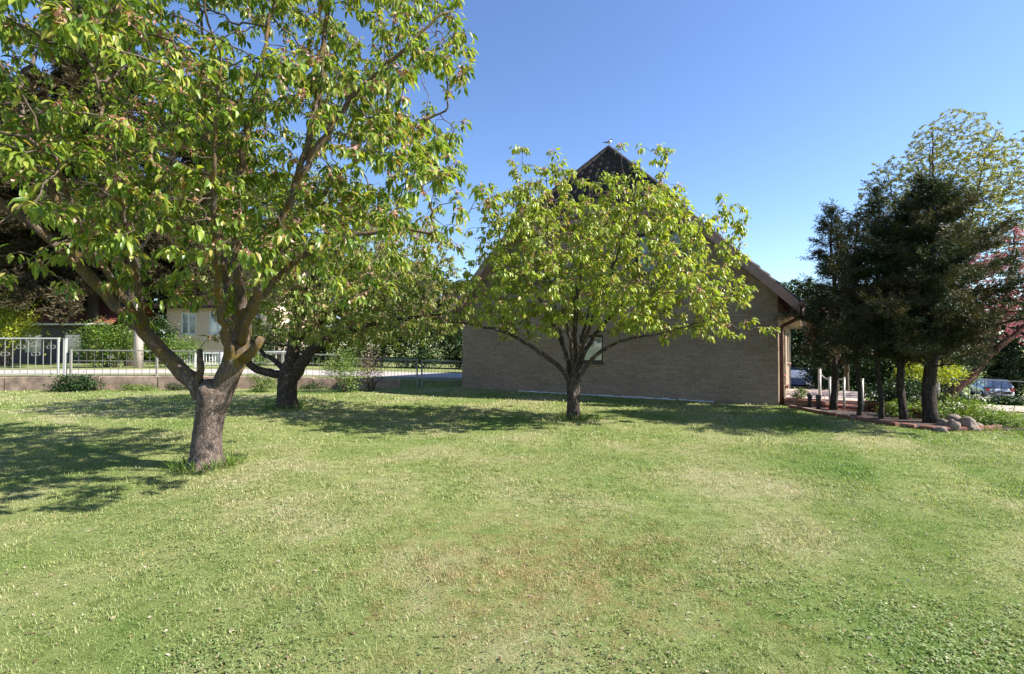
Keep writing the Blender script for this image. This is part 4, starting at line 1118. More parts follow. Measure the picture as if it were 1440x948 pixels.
# ------------------------------------------------------------------ low wall, gate, fences on the left
WALLX0, WALLX1 = -40.0, -5.6
wl = MB()
x = WALLX0
row = 0
rs_ = random.Random(4)
while x < WALLX1:
    w_ = rs_.uniform(1.1, 2.0)
    for lev in (0,):
        xx = x
        y_ = float(fence_y(xx + w_ / 2)); h_ = float(street_z(xx)) * 1.03
        z0_ = -.05 if lev == 0 else h_ * .98
        M3 = Matrix.Rotation(math.atan(.104), 3, 'Z')
        wl.box((xx + w_ / 2, y_ - .05 + rs_.uniform(-.015, .015), z0_ + (h_ + (.05 if lev == 0 else 0)) / 2), (w_ - .006, .30, h_ + (.05 if lev == 0 else .0) - .012), 0, 0, M3)
    x += w_
o_ = wl.build('garden_wall', M_PINKSTONE, None, .012); tag(o_, 'low pinkish stone wall under the street fence', 'wall')

def fpt(x, z, off=.0): return Vector((x, float(fence_y(x)) + off, z))
def scroll(mb, c, s, du, r=.008):
    """a pair of C scrolls back to back"""
    du = Vector(du); uz = Vector((0, 0, 1)); c = Vector(c)
    for sx in (-1, 1):
        for sz in (-1, 1):
            pts = []
            for k_ in range(11):
                a = math.pi * 1.5 * k_ / 10
                rr = s * (.5 - .03 * k_)
                pts.append(c + du * (sx * (s * .55 - rr * math.cos(a)) ) + uz * (sz * (s * .03 + rr * math.sin(a) * .9)))
            mb.tube(pts, r, 5, cap=False)
FD = Vector((1, .104, 0)).normalized()
# gate
gx0, gx1 = -19.3, -16.2
gate = tag(empty('garden_gate', fpt(gx0, float(street_z(gx0))), 0), 'tall white metal garden gate with scroll ornaments at the left', 'gate')
gb0 = Vector(gate.location); 
fr_ = MB()
zt_, zb_ = 1.86, .58
a, b_ = fpt(gx0, 0) - gb0, fpt(gx1 - .12, 0) - gb0
Z = lambda v, z: Vector((v.x, v.y, z - gb0.z))
fr_.bar(Z(a, zt_), Z(b_, zt_), .05, .05); fr_.bar(Z(a, zb_), Z(b_, zb_), .05, .05)
fr_.bar(Z(a, zb_ - .02), Z(a, zt_ + .02), .055); fr_.bar(Z(b_, zb_ - .02), Z(b_, zt_ + .02), .055)
fr_.build('gate_frame', M_GATEPAINT, gate)
br_ = MB(); sc_ = MB()
for k_ in range(1, 12):
    p = a.lerp(b_, k_ / 12)
    br_.bar(Z(p, zb_), Z(p, zt_), .018)
    if k_ % 2 == 1: scroll(sc_, Z(p, 1.30 if k_ % 4 == 1 else 1.55), .17, FD, .009)
br_.build('bars', M_GREYPAINT, gate); sc_.build('scrolls', M_GREYPAINT, gate)
def post(x, z0, z1, w, mat, label, off=0.0):
    mb = MB(); p = fpt(x, 0, off)
    mb.box((p.x, p.y, (z0 + z1) / 2), (w, w, z1 - z0), math.atan(.104)); mb.box((p.x, p.y, z1 + .01), (w + .02, w + .02, .02), math.atan(.104))
    return tag(mb.build('gate_post', mat), label, 'post')
post(-16.1, 0.1, 1.84, .085, M_GATEPAINT, 'white gate post at the right end of the tall gate')
# left fence with wide bars
def fence(x0, x1, zb, zt, gap, label, mat, posts, midrail=None, scr=0, group=None, upper=None):
    root = tag(empty('garden_fence', fpt(x0, 0), 0), label, 'fence', group)
    b0 = Vector(root.location)
    rl = MB(); br = MB(); sc_ = MB()
    zbf = lambda x: zb + float(street_z(x)); ztf = lambda x: zt + float(street_z(x))
    def pt(x, z): 
        p = fpt(x, z) - b0; return Vector((p.x, p.y, z))
    rl.bar(pt(x0, ztf(x0)), pt(x1, ztf(x1)), .04, .045); rl.bar(pt(x0, zbf(x0)), pt(x1, zbf(x1)), .022, .022)
    if midrail: rl.bar(pt(x0, zbf(x0) + midrail), pt(x1, zbf(x1) + midrail), .02, .02)
    rl.build('rails', mat, root)
    n = int((x1 - x0) / gap)
    for i in range(1, n):
        x = x0 + (x1 - x0) * i / n
        br.bar(pt(x, zbf(x)), pt(x, ztf(x)), .011)
        if scr and i % scr == 1: scroll(sc_, pt(x, zbf(x) + (zt - zb) * (.72 if (i // scr) % 2 else .42)), .12, FD, .007)
        if upper and i % 2 == 0: scroll(sc_, pt(x, ztf(x) - .17), .09, FD, .006)
    br.build('bars', M_BARIRON if gap > .2 else mat, root)
    if sc_.v: sc_.build('scrolls', mat, root)
    for x in posts:
        pm = MB(); p = pt(x, 0); z0 = float(street_z(x)) - .35; z1 = ztf(x) + .04
        pm.box((p.x, p.y - .03, (z0 + z1) / 2), (.06, .06, z1 - z0), math.atan(.104)); pm.build('post', mat, root)
fence(-15.92, -10.6, .06, .96, .26, 'grey fence section with wide bars between the gate and the front cherry', M_GREYPAINT, (-15.88, -13.0), .52, 4, 'garden fence sections')
fence(-10.55, -6.6, .06, .92, .22, 'grey fence section behind the trunks of the two left cherries', M_GREYPAINT, (-10.5, -8.6), .5, 5, 'garden fence sections')
fence(-6.55, -3.62, .02, .80, .125, 'pale fence section with close bars left of the double post', M_GREYPAINT, (-6.5, -3.66), None, 0, 'garden fence sections', True)
fence(-3.52, -.9, .02, .78, .125, 'pale fence section with close bars running behind the brick house corner', M_GREYPAINT, (-3.48,), None, 0, 'garden fence sections', True)
fence(-34, -19.35, .06, .96, .26, 'grey fence section left of the tall gate', M_GREYPAINT, (-19.4, -24.0), .52, 4, 'garden fence sections')

# neighbours' gates across the street
def leaf_gate(px0, px1, d, z1, label):
    a = P(px0, 500, d); b_ = P(px1, 500, d); z0 = hz(a.x, a.y)
    root = tag(empty('driveway_gate', (a.x, a.y, z0)), label, 'gate', 'white gates across the street')
    w_ = b_.x - a.x
    f = MB(); z1 = z1 - z0
    f.bar((0, 0, .0), (0, 0, z1), .09); f.bar((w_, 0, 0), (w_, 0, z1), .09); f.bar((0, 0, z1 - .03), (w_, 0, z1 - .03), .07); f.bar((0, 0, .15), (w_, 0, .15), .06)
    f.build('gate_frame', M_WHITE, root)
    b2 = MB()
    n = 6
    for i in range(1, n): b2.bar((w_ * i / n, 0, .15), (w_ * i / n, 0, z1 - .03), .025)
    scroll(b2, (w_ / 2, 0, z1 * .55), .2, (1, 0, 0), .012)
    b2.build('bars', M_WHITE, root)
leaf_gate(252, 275, 25.5, 1.22, 'white driveway gate across the street left of the fork of the front cherry')
leaf_gate(286, 312, 25.5, 1.24, 'white driveway gate across the street showing in the fork of the front cherry')
leaf_gate(355, 405, 26.5, 1.3, 'white driveway gate across the street just left of the squat cherry trunk')

# concrete pole and pine trunk across the street
pl = MB(); p0 = P(195, 521, 24.6); p0.z = hz(p0.x, p0.y)
pl.tube([(0, 0, -.2), (0, 0, 1.8), (0, 0, 3.5)], [.21, .19, .17], 16)
o_ = pl.build('utility_pole', M_CONCRETE); o_.location = p0; tag(o_, 'pale concrete pole across the street beside the bright shrubs', 'pole')
grow_tree('pine_tree', gb(-21.0, 27.2), [(Vector(gb(-21.0, 27.2)) + Vector((0, 0, -.2)), .42), (Vector(gb(-21.0, 27.2)) + Vector((0, 0, 2)), .36), (Vector(gb(-21.0, 27.2)) + Vector((0, 0, 7)), .25)],
          [up_limb(Vector(gb(-21.0, 27.2)), *a) for a in ((-2, .5, 10, .1, 5.5), (2.2, 0, 10.5, .1, 5.5), (.2, -1.8, 12, .1, 5.5))],
          [((-21, 27.2, 10), (3.0, 2.6, 2.8)), ((-19.5, 27.0, 8), (2.0, 1.8, 1.4))], 380, (.2, .03), (M_CONBARK, M_CONBARK, M_CONBARK, M_SPRUCE), 'pine with pale grey trunk standing left of the concrete pole', 'pine', None, 120, (26, 34), .01, .4, .6, 16, spur=.9, simple=True, infl=2.2)

# red roofed shed and the beige house across the street
sh = tag(empty('shed', (-29.3, 31.5, .45), .02), 'low dark shed with a red tiled roof across the street at the far left', 'shed')
mb = MB(); mb.b2((-3.6, 0, -.5), (3.6, .15, 2.45)); mb.b2((-3.6, .15, -.5), (-3.45, 4, 2.45)); mb.b2((3.45, .15, -.5), (3.6, 4, 2.45)); mb.b2((-3.45, 3.85, -.5), (3.45, 4, 2.45)); mb.build('wall', M_DARKWOOD, sh)
mb = MB(); mb.add([(-4.1, -.9, 2.55), (4.1, -.9, 2.55), (4.1, 2.0, 4.1), (-4.1, 2.0, 4.1), (-4.1, -.9, 2.42), (4.1, -.9, 2.42), (4.1, 2.0, 3.95), (-4.1, 2.0, 3.95), (-4.1, 4.9, 2.55), (4.1, 4.9, 2.55), (-4.1, 4.9, 2.42), (4.1, 4.9, 2.42)],
           [(0, 1, 2, 3), (7, 6, 5, 4), (3, 2, 9, 8), (10, 11, 6, 7), (0, 4, 5, 1), (8, 9, 11, 10), (1, 5, 6, 2), (2, 6, 11, 9), (4, 0, 3, 7), (7, 3, 8, 10)])
rf_ = mb.build('roof', M_REDROOF, sh)
mb = MB(); mb.tube([(-4.1, -.98, 2.48), (4.1, -.98, 2.48)], .06, 8); mb.build('gutter', M_WHITE, rf_)
mb = MB()
for x in (-1.9, .6):
    mb2 = MB(); mb2.b2((x, -.05, .7), (x + 1.1, -.004, 1.9)); w_ = mb2.build('window', M_GREYPAINT, sh)
    mb3 = MB(); mb3.b2((x + .07, -.058, .77), (x + 1.03, -.052, 1.83)); mb3.build('pane', M_GLASS, w_)

nb = tag(empty('beige_house', (-23.6, 33.5, .35), -.06), 'beige rendered house with white windows across the street', 'house')
NW = 7.6
mb = MB()
nw = [(1.0, 2.1, 2.0, 3.5), (3.0, 4.1, 2.0, 3.5), (5.6, 6.7, 2.0, 3.5)]
cs = sorted({0, NW} | {w[0] for w in nw} | {w[1] for w in nw})
for a, b_ in zip(cs[:-1], cs[1:]):
    hs = [(w[2], w[3]) for w in nw if w[0] <= a + 1e-6 and w[1] >= b_ - 1e-6]
    for l, h in zip([.75] + [x[1] for x in hs], [x[0] for x in hs] + [4.3]):
        mb.add([(a, 0, l), (b_, 0, l), (b_, 0, h), (a, 0, h)], [(0, 1, 2, 3)])
for (u0, u1, z0, z1) in nw:
    for (A, B) in (((u0, z0), (u1, z0)), ((u1, z0), (u1, z1)), ((u1, z1), (u0, z1)), ((u0, z1), (u0, z0))):
        mb.add([(A[0], 0, A[1]), (B[0], 0, B[1]), (B[0], .13, B[1]), (A[0], .13, A[1])], [(0, 1, 2, 3)])
mb.add([(0, 0, .75), (0, 8, .75), (0, 8, 4.3), (0, 4, 7.3), (0, 0, 4.3)], [(4, 3, 2, 1, 0)])
mb.add([(NW, 0, .75), (NW, 8, .75), (NW, 8, 4.3), (NW, 4, 7.3), (NW, 0, 4.3)], [(0, 1, 2, 3, 4)])
mb.add([(0, 8, .75), (NW, 8, .75), (NW, 8, 4.3), (0, 8, 4.3)], [(3, 2, 1, 0)])
mb.add([(0, 0, .75), (NW, 0, .75), (NW, 8, .75), (0, 8, .75)], [(0, 3, 2, 1)])
mb.build('wall', M_RENDER, nb)
mb = MB(); mb.b2((.05, .35, -.6), (NW - .05, 7.9, .748)); mb.build('basement', M_DARKWOOD, nb)
for w in nw: window(nb, *w, y=.05, mull=1, frame=M_WHITE, fw=.1, curtain=False)
mb = MB(); mb.add([(-.5, -.6, 3.95), (NW + .5, -.6, 3.95), (NW + .5, 4, 7.5), (-.5, 4, 7.5), (-.5, 8.6, 3.95), (NW + .5, 8.6, 3.95), (-.5, -.6, 3.75), (NW + .5, -.6, 3.75), (NW + .5, 4, 7.3), (-.5, 4, 7.3), (-.5, 8.6, 3.75), (NW + .5, 8.6, 3.75)],
           [(0, 1, 2, 3), (3, 2, 5, 4), (9, 8, 7, 6), (10, 11, 8, 9), (0, 6, 7, 1), (4, 5, 11, 10), (0, 3, 9, 6), (3, 4, 10, 9), (1, 7, 8, 2), (2, 8, 11, 5)]); mb.build('roof', M_TILE, nb)
mb = MB(); mb.b2((3.0, .31, -.3), (5.4, .345, .65)); mb.build('garage_door', M_WHITE, nb)

# ------------------------------------------------------------------ terrace, steps, railing, planter, edging, boulders
ter = MB()
def hq(mb, u0, u1, v0, v1, z0, z1):
    vs = [hw(u, v, z) for u in (u0, u1) for v in (v0, v1) for z in (z0, z1)]
    mb.add(vs, [(0, 1, 3, 2), (4, 6, 7, 5), (0, 4, 5, 1), (2, 3, 7, 6), (0, 2, 6, 4), (1, 5, 7, 3)])
TZ = .2
nsl = 0
for i in range(4):
    for j in range(7):
        hq(ter, HW + .16 + i * .45, HW + .16 + i * .45 + .44, .32 + j * .45, .32 + j * .45 + .44, TZ - .05, TZ + rs_.uniform(-.003, .003))
hq(ter, HW + .14, HW + 1.97, .3, 3.5, -1.2, TZ - .012)
tag(ter.build('terrace', M_PAVING), 'pale paved terrace along the sunny side of the house', 'terrace', kind='structure')
stp = MB(); hq(stp, HW + 1.05, HW + 1.95, -.05, .296, -.1, .10); hq(stp, HW + 1.05, HW + 1.95, -.40, -.054, -.1, .02 + .0)
o_ = stp.build('brick_steps', M_REDBRICK, None, .008); tag(o_, 'red brick steps leading up to the terrace between the steel posts', 'steps')
ret = MB(); hq(ret, HW + .14, HW + 1.0, .05, .27, -.1, .17)
tag(ret.build('brick_edging', M_REDBRICK, None, .008), 'low red brick edge of the terrace at the house corner', 'brick edge')
pw = MB()
def brick_run(mb, pts, h, w=.115, L_=.24, zb=0.0):
    for a, b_ in zip(pts[:-1], pts[1:]):
        a = Vector(a); b_ = Vector(b_); n = max(1, int((b_ - a).length / L_)); ang = math.atan2(b_.y - a.y, b_.x - a.x)
        for lev in range(max(1, int(round(h / .075)))):
            for i in range(n):
                c = a.lerp(b_, (i + .5 + (.5 if lev % 2 else 0)) / n)
                mb.box((c.x + rs_.uniform(-.006, .006), c.y + rs_.uniform(-.006, .006), hz(c.x, c.y) + zb + .0375 + lev * .077), (L_ - .012, w, .067), ang + rs_.uniform(-.02, .02))
brick_run(pw, [(8.92, 12.35), (8.75, 11.3), (8.95, 10.55)], .225); brick_run(pw, [(8.92, 12.35), (10.2, 12.0)], .3)
tag(pw.build('brick_planter', M_REDBRICK, None, .006), 'low red brick planter wall right of the steps behind the conifer trunks', 'planter')
be = MB(); brick_run(be, [(7.2, 12.7), (7.3, 11.0), (7.55, 9.6), (7.85, 9.1), (8.4, 9.1), (9.1, 9.3), (9.35, 9.45)], .075, .11, .24)
tag(be.build('brick_edging', M_REDBRICK, None, .008), 'row of red bricks edging the conifer bed against the lawn', 'brick edge')

rail = tag(empty('handrail', P(1180, 575, 12.5)), 'pale steel handrail with four posts at the terrace steps', 'handrail')
rb = Vector(rail.location)
posts = [(P(1152, 573, 12.9), 1.02, .045), (P(1166, 574, 12.6), .78, .035), (P(1186, 577, 12.2), .80, .035), (P(1212, 580, 11.9), .80, .035)]
tops = []
for p, h_, r_ in posts:
    q_ = p - rb; mb = MB(); mb.tube([(q_.x, q_.y, q_.z - .12), (q_.x, q_.y, q_.z + h_)], r_ * .75, 12); mb.tube([(q_.x, q_.y, q_.z + h_), (q_.x, q_.y, q_.z + h_ + .02)], r_ * .9, 12); mb.build('post', M_STEEL, rail); tops.append(Vector((q_.x, q_.y, q_.z + h_ - .03)))
mb = MB()
c1 = tops[0].lerp(tops[1], .5) - Vector((0, 0, .09)); 
rp, rr_ = catmull([tops[0] - Vector((0, 0, .08)), c1, tops[1], tops[2]], [.014] * 4, .05)
mb.tube(rp, rr_, 8); mb.build('top_rail', M_STEEL, rail)
mb = MB(); lo_ = [Vector((t_.x, t_.y, (p - rb).z + .12)) for t_, (p, h_, r_) in zip(tops, posts)]
mb.tube([lo_[0] + Vector((0, 0, .1)), lo_[1]], .012, 6); mb.tube([lo_[2], lo_[3]], .012, 6); mb.build('lower_rail', M_STEEL, rail)
# short dark bollard lights beside the steps
for i, (px, d) in enumerate(((1138, 12.6), (1150, 12.2))):
    mb = MB(); p = P(px, 486, d); mb.tube([(0, 0, -.05), (0, 0, .28), (0, 0, .30), (0, 0, .36), (0, 0, .38)], [.05, .05, .062, .062, .03], 12)
    o_ = mb.build('garden_stake', M_DARKIRON); o_.location = (p.x, p.y, 0); tag(o_, ['short dark stake beside the house corner', 'short dark stake directly left of the tall railing post'][i], 'stake', 'short stakes by the terrace')

def boulder(px, py, d, s, label, seed):
    rs = np.random.default_rng(seed)
    import bmesh
    bm = bmesh.new(); bmesh.ops.create_icosphere(bm, subdivisions=3, radius=1)
    ph = rs.random(9) * 6
    for v in bm.verts:
        c = v.co
        k_ = 1 + .22 * math.sin(2.1 * c.x + ph[0]) * math.sin(2.4 * c.y + ph[1]) + .15 * math.sin(3.7 * c.z + ph[2] + 2 * c.x) + .08 * math.sin(7 * c.y + ph[3]) * math.sin(6 * c.x + ph[4])
        v.co = Vector((c.x * s[0], c.y * s[1], c.z * s[2])) * k_
    me = bpy.data.meshes.new('boulder'); bm.to_mesh(me); bm.free(); me.materials.append(M_BOULDER)
    for p in me.polygons: p.use_smooth = True
    o = bpy.data.objects.new('boulder', me); COL.objects.link(o)
    p = P(px, py, d); o.location = (p.x, p.y, hz(p.x, p.y) + s[2] * .38); o.rotation_euler = (0, rs.uniform(-.3, .3), rs.uniform(0, 3))
    tag(o, label, 'boulder', 'boulders at the end of the bed')
boulder(1338, 600, 9.15, (.11, .12, .15), 'upright grey boulder at the lawn edge, left of the wide front boulder', 1)
boulder(1358, 600, 9.2, (.19, .14, .15), 'widest boulder at the lawn edge at the front right', 2)
boulder(1341, 585, 9.75, (.15, .14, .13), 'round boulder lying behind the two front ones', 3)
boulder(1321, 600, 9.0, (.09, .09, .07), 'small pale stone close to the foot of the thick conifer trunk', 4)
boulder(1325, 585, 9.6, (.13, .10, .09), 'pale flat stone just right of the thick conifer trunk', 5)
boulder(1372, 595, 9.5, (.14, .09, .07), 'flat reddish stone at the far right of the boulders', 6)

# fence at the right with dark shade, kerb
def right_fence():
    a = Vector((16.5, 20.3, 0)); b_ = Vector((34, 17.5, 0))
    root = tag(empty('garden_fence', (a.x, a.y, 0)), 'dark metal fence along the road at the right edge', 'fence')
    f = MB(); n = 60
    za = lambda p: hz(p.x, p.y)
    rl = MB(); pr = None
    for i in range(n + 1):
        p = a.lerp(b_, i / n); q_ = p - a; z = za(p)
        f.bar((q_.x, q_.y, z + .1), (q_.x, q_.y, z + .95), .016)
        if pr: rl.bar((pr[0].x, pr[0].y, pr[1] + .95), (q_.x, q_.y, z + .95), .04); rl.bar((pr[0].x, pr[0].y, pr[1] + .12), (q_.x, q_.y, z + .12), .03)
        pr = (q_, z)
        if i % 12 == 6:
            pm = MB(); pm.box((q_.x, q_.y, z + .45), (.09, .09, 1.2)); pm.build('post', M_DARKIRON, root)
    f.build('bars', M_DARKIRON, root); rl.build('rails', M_GREYPAINT, root)
    kb = MB()
    for i in range(20):
        p = a.lerp(b_, (i + .5) / 20); kb.box((p.x, p.y - .05, za(p) + .02), (.84, .2, .3), math.atan2(b_.y - a.y, b_.x - a.x))
    tag(kb.build('garden_wall', M_CONCRETE, None, .01), 'low concrete footing wall below the dark right hand fence', 'wall')
right_fence()
for i in range(5):  # added hedge row, its dark leaves stand in for the shade there
    p = Vector((17.6, 20.0, 0)).lerp(Vector((25.5, 18.7, 0)), i / 4)
    bush('hedge_shrub', gb(p.x, p.y - .35), (1.15, .4, .2), 2000, (.10, .055), M_DARKLEAF, 'low dark clipped hedge in front of the dark fence at the right edge', 'shrub', 'low hedge along the right hand fence', 140 + i, 8, 50, zc=.14)

# ------------------------------------------------------------------ cars
def car(loc, rz, paint, label):
    root = tag(empty('parked_car', loc, rz), label, 'car')
    st = [(-2.1, .70, .42, .62), (-2.02, .80, .26, .82), (-1.4, .86, .22, .92), (-.6, .88, .2, .95), (.4, .88, .2, .95), (1.2, .87, .2, .93), (1.7, .84, .22, .86), (2.05, .76, .28, .72), (2.12, .66, .40, .58)]
    mb = MB(); V = []; n = 10
    for (x, w, zb, zt_) in st:
        zm = zb + (zt_ - zb) * .55
        V += [(x, -w * .9, zb), (x, -w, zb + .12), (x, -w, zm), (x, -w * .96, zt_ - .05), (x, -w * .86, zt_), (x, w * .86, zt_), (x, w * .96, zt_ - .05), (x, w, zm), (x, w, zb + .12), (x, w * .9, zb)]
    fs = [(i * n + k_, i * n + (k_ + 1) % n, (i + 1) * n + (k_ + 1) % n, (i + 1) * n + k_) for i in range(len(st) - 1) for k_ in range(n)]
    fs += [tuple(range(n)), tuple(reversed(range((len(st) - 1) * n, len(st) * n)))]
    mb.add(V, fs, 0, True); mb.build('body', paint, root)
    # cabin: glass house with painted roof and pillars
    lo = [(-1.95, .76), (1.05, .78)]; hi = [(-1.45, .60), (.25, .60)]
    zl, zh = .90, 1.42
    Vc = [(lo[0][0], -lo[0][1], zl), (lo[1][0], -lo[1][1], zl), (lo[1][0], lo[1][1], zl), (lo[0][0], lo[0][1], zl), (hi[0][0], -hi[0][1], zh), (hi[1][0], -hi[1][1], zh), (hi[1][0], hi[1][1], zh), (hi[0][0], hi[0][1], zh)]
    mb = MB(); mb.add(Vc, [(0, 1, 5, 4), (1, 2, 6, 5), (2, 3, 7, 6), (3, 0, 4, 7)]); mb.build('windows', M_GLASS, root)
    mb = MB(); mb.b2((hi[0][0] - .06, -.62, zh), (hi[1][0] + .06, .62, zh + .05))
    for a, b_ in ((0, 4), (1, 5), (2, 6), (3, 7)): mb.bar(Vc[a], Vc[b_], .08)
    for s_ in (-1, 1): mb.bar((-.45, .775 * s_, zl), (-.5, .605 * s_, zh), .07)
    mb.build('cabin_roof', paint, root, .02)
    for x in (-1.3, 1.32):
        for s_ in (-1, 1):
            mb = MB(); mb.tube([(x, s_ * .68, .31), (x, s_ * .71, .31), (x, s_ * .86, .31), (x, s_ * .89, .31)], [.27, .31, .31, .27], 24); w_ = mb.build('wheel', M_BLACK, root)
            mb = MB(); mb.tube([(x, s_ * .86, .31), (x, s_ * .90, .31)], [.19, .17], 16); mb.build('rim', M_ALLOY, w_)
    for s_ in (-1, 1):
        mb = MB(); mb.b2((1.93, s_ * .5, .60), (2.10, s_ * .76, .74)); mb.build('headlight', M_LAMPGLASS, root, .02)
        mb = MB(); mb.b2((-2.09, s_ * .58, .62), (-1.97, s_ * .80, .84)); mb.build('tail_light', M_TAIL, root, .02)
        mb = MB(); mb.b2((.78, s_ * .86, .93), (.9, s_ * 1.02, 1.06)); mb.build('mirror', paint, root, .02)
    mb = MB(); mb.b2((2.06, -.5, .32), (2.15, .5, .50)); mb.build('bumper', M_BLACK, root, .02)
    return root
cx, cy = 18.0, 31.0
car((cx, cy, hz(cx, cy)), R(-122), M_BLUECAR, 'dark blue car parked behind the terrace beside the house')
cx, cy = (1392 - 720) / F * 39, 39
car((cx, cy, hz(cx, cy) + .02), R(60), M_SILVERCAR, 'silver car parked on the road behind the right hand fence')

# ------------------------------------------------------------------ grass
def in_house(x, y, pad=.05):
    dx, dy = x + 1.87, y - 18.5
    u = dx * .857 - dy * .515; v = dx * .515 + dy * .857
    return (u > -pad) & (u < HW + 2.3) & (v > -pad) & (v < 13)
def in_bed(x, y):
    left = np.interp(y, [9.05, 9.6, 11.0, 12.8], [7.85, 7.55, 7.3, 7.2])
    return (y > 9.1 + np.clip(x - 8.4, 0, 2) * .25) & (y < 13.5) & (x > left) & (x < 10.3)
def vnoise(x, y, cell):
    tb = np.random.default_rng(5).random((256, 256))
    fx, fy = x / cell, y / cell
    ix, iy = np.floor(fx).astype(int), np.floor(fy).astype(int)
    u, v = fx - ix, fy - iy
    u = u * u * (3 - 2 * u); v = v * v * (3 - 2 * v)
    g_ = lambda a, b_: tb[a % 256, b_ % 256]
    return (g_(ix, iy) * (1 - u) + g_(ix + 1, iy) * u) * (1 - v) + (g_(ix, iy + 1) * (1 - u) + g_(ix + 1, iy + 1) * u) * v
def lawn_points(d0, d1, dens):
    n = int(dens * (d1 - d0) * (2.3 * d1 + 2))
    y = rng.uniform(d0, d1, n); x = rng.uniform(-1.15 * d1 - 1, 1.15 * d1 + 1, n)
    k_ = (np.abs(x) < 1.13 * y + 1.0) & (y < fence_y(x) - .2) & ~in_house(x, y) & ~in_bed(x, y) & (x < 12.5 + .3 * (y < 12.6))
    k_ &= rng.random(n) < .35 + 1.1 * vnoise(x + 9, y + 3, .11)
    return x[k_], y[k_]
VS = []; LS = []; SS = []; RS = []; vb = 0
for (d0, d1, dens, hh, ww) in ((1.6, 3.2, 12000, .016, .0026), (3.2, 5, 9500, .017, .0034), (5, 8, 4600, .020, .0052), (8, 12, 1700, .025, .009), (12, 19.5, 560, .032, .016)):
    x, y = lawn_points(d0, d1, dens); n = len(x)
    pn = np.sin(x * 1.7 + 2 * np.sin(y * .9)) * np.sin(y * 1.9 + 1.3 * np.sin(x * .8)) + .5 * np.sin(x * 5.3 + 1) * np.sin(y * 4.7)
    h = hh * rng.gamma(5, .2, n) * (1 + .28 * pn) * (.45 + 1.1 * vnoise(x, y, .16))
    az = rng.random(n) * 2 * math.pi
    lean = rng.uniform(.15, 1.1, n)
    dx, dy = np.cos(az), np.sin(az)
    sx, sy = -dy, dx
    w = ww * rng.uniform(.6, 1.4, n)
    z = hgt(x, y) - .004
    V = np.empty((n, 5, 3))
    for j, (t, wf) in enumerate(((0, .8), (0, -.8), (.55, 1), (.55, -1), (1, 0))):
        hor = lean * h * (t ** 1.6)
        V[:, j, 0] = x + dx * hor + sx * w * .5 * wf
        V[:, j, 1] = y + dy * hor + sy * w * .5 * wf
        V[:, j, 2] = z + h * (t - .25 * lean * t * t)
    B = (np.arange(n) * 5 + vb)[:, None]
    LS.append((B + np.array([0, 1, 3, 2, 2, 3, 4])[None]).ravel()); SS.append(np.tile([4, 3], n)); VS.append(V.reshape(-1, 3)); RS.append(np.repeat(rng.random(n), 5)); vb += 5 * n
gr = np_mesh('lawn_grass', np.concatenate(VS), np.concatenate(LS), np.concatenate(SS), M_GRASS, None, np.concatenate(RS))
tag(gr, 'short mown grass covering the garden lawn', 'grass', kind='stuff')
print('blades', vb // 5)
# broad leaved weeds in the turf
nw_ = 52000
y = 2 + 9 * rng.random(nw_) ** 1.5; x = rng.uniform(-1.1, 1.1, nw_) * y
pn = np.sin(x * 1.1 + 1.7) * np.sin(y * 1.3 + .6 * x) + .6 * np.sin(x * 3.1) * np.sin(y * 2.7 + 1)
k_ = ~in_bed(x, y) & (rng.random(nw_) < np.clip(.12 + .45 * pn, .03, .6)) & (np.abs(x) < 1.12 * y + .8)
x, y = x[k_], y[k_]; n = len(x)
I = np.repeat(np.arange(n), 4); m_ = len(I)
az = rng.random(m_) * 2 * math.pi
ax = np.stack([np.cos(az), np.sin(az), rng.uniform(.1, .7, m_)], 1)
p = np.stack([x[I] + rng.normal(0, .012, m_), y[I] + rng.normal(0, .012, m_), hgt(x[I], y[I]) + rng.uniform(.004, .018, m_)], 1)
M_DEAD = leafmat('dead_leaf', [(0, (.10, .06, .035)), (.6, (.24, .16, .10)), (1, (.5, .42, .36))], .15, .7)
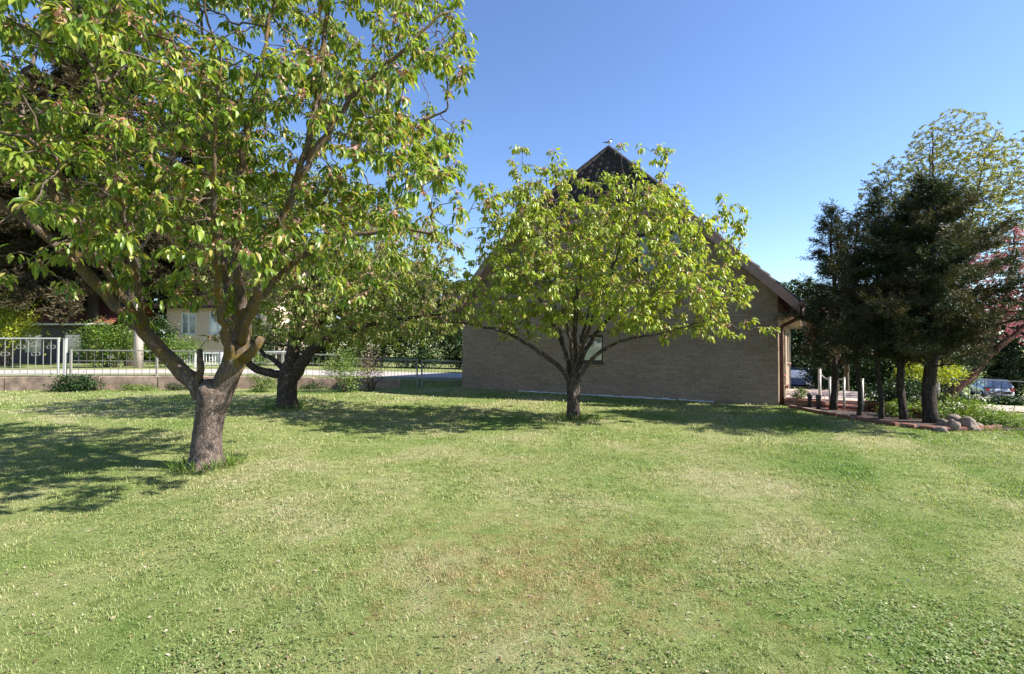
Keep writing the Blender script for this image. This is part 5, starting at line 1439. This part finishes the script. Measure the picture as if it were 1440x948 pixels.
M_WEED = leafmat('weed_leaf', [(0, (.13, .20, .06)), (.6, (.21, .28, .10)), (.9, (.30, .34, .18)), (1, (.34, .24, .13))], .25, .5)
wd = leaf_cloud('lawn_weeds', p, ax, np.tile([0, 0, 1.0], (m_, 1)) + rng.normal(0, .2, (m_, 3)), rng.uniform(.010, .027, m_), rng.uniform(.006, .013, m_), M_WEED, None, simple=True)
n = 2600
y = 2 + 12 * rng.random(n) ** 1.4; x = rng.uniform(-1.1, 1.1, n) * y
k_ = ~in_bed(x, y) & ~in_house(x, y); x, y = x[k_], y[k_]; n = len(x)
az = rng.random(n) * 6.28
fl = leaf_cloud('fallen_petals', np.stack([x, y, hgt(x, y) + .012], 1), np.stack([np.cos(az), np.sin(az), rng.normal(0, .25, n)], 1), np.tile([0, 0, 1.], (n, 1)) + rng.normal(0, .3, (n, 3)), rng.uniform(.012, .035, n), rng.uniform(.008, .018, n), M_DEAD, None, simple=True)
tag(fl, 'dry brown leaf bits and petals lying in the grass', 'leaf litter', kind='stuff')
tag(wd, 'small clover and plantain leaves scattered through the lawn', 'weeds', kind='stuff')
# tufts of longer grass round the trunks
VS = []; 
pp = []; aa = []; ll = []
for (c, r_, n) in ((b1, .30, 420), (b2_, .36, 260), (b3, .22, 300), (b3 + Vector((.35, .05, 0)), .18, 160), (Vector((9.2, 9.25, 0)), .5, 500), (Vector((10.2, 9.6, 0)), .5, 500)):
    az = rng.random(n) * 2 * math.pi; rr = r_ * rng.uniform(.75, 1.5, n)
    x = c.x + np.cos(az) * rr; y = c.y + np.sin(az) * rr
    pp.append(np.stack([x, y, hgt(x, y)], 1)); aa.append(np.stack([np.cos(az) * .35 + rng.normal(0, .3, n), np.sin(az) * .35 + rng.normal(0, .3, n), np.ones(n)], 1)); ll.append(rng.uniform(.07, .2, n))
pp = np.vstack(pp); aa = np.vstack(aa); ll = np.concatenate(ll)
tf = leaf_cloud('long_grass', pp, aa, rng.normal(0, 1, (len(pp), 3)), ll, np.full(len(pp), .009), M_BUSH, None, simple=False, droop=.35, fold=.1)
tag(tf, 'unmown longer grass round the trunks and boulders', 'grass', kind='stuff')
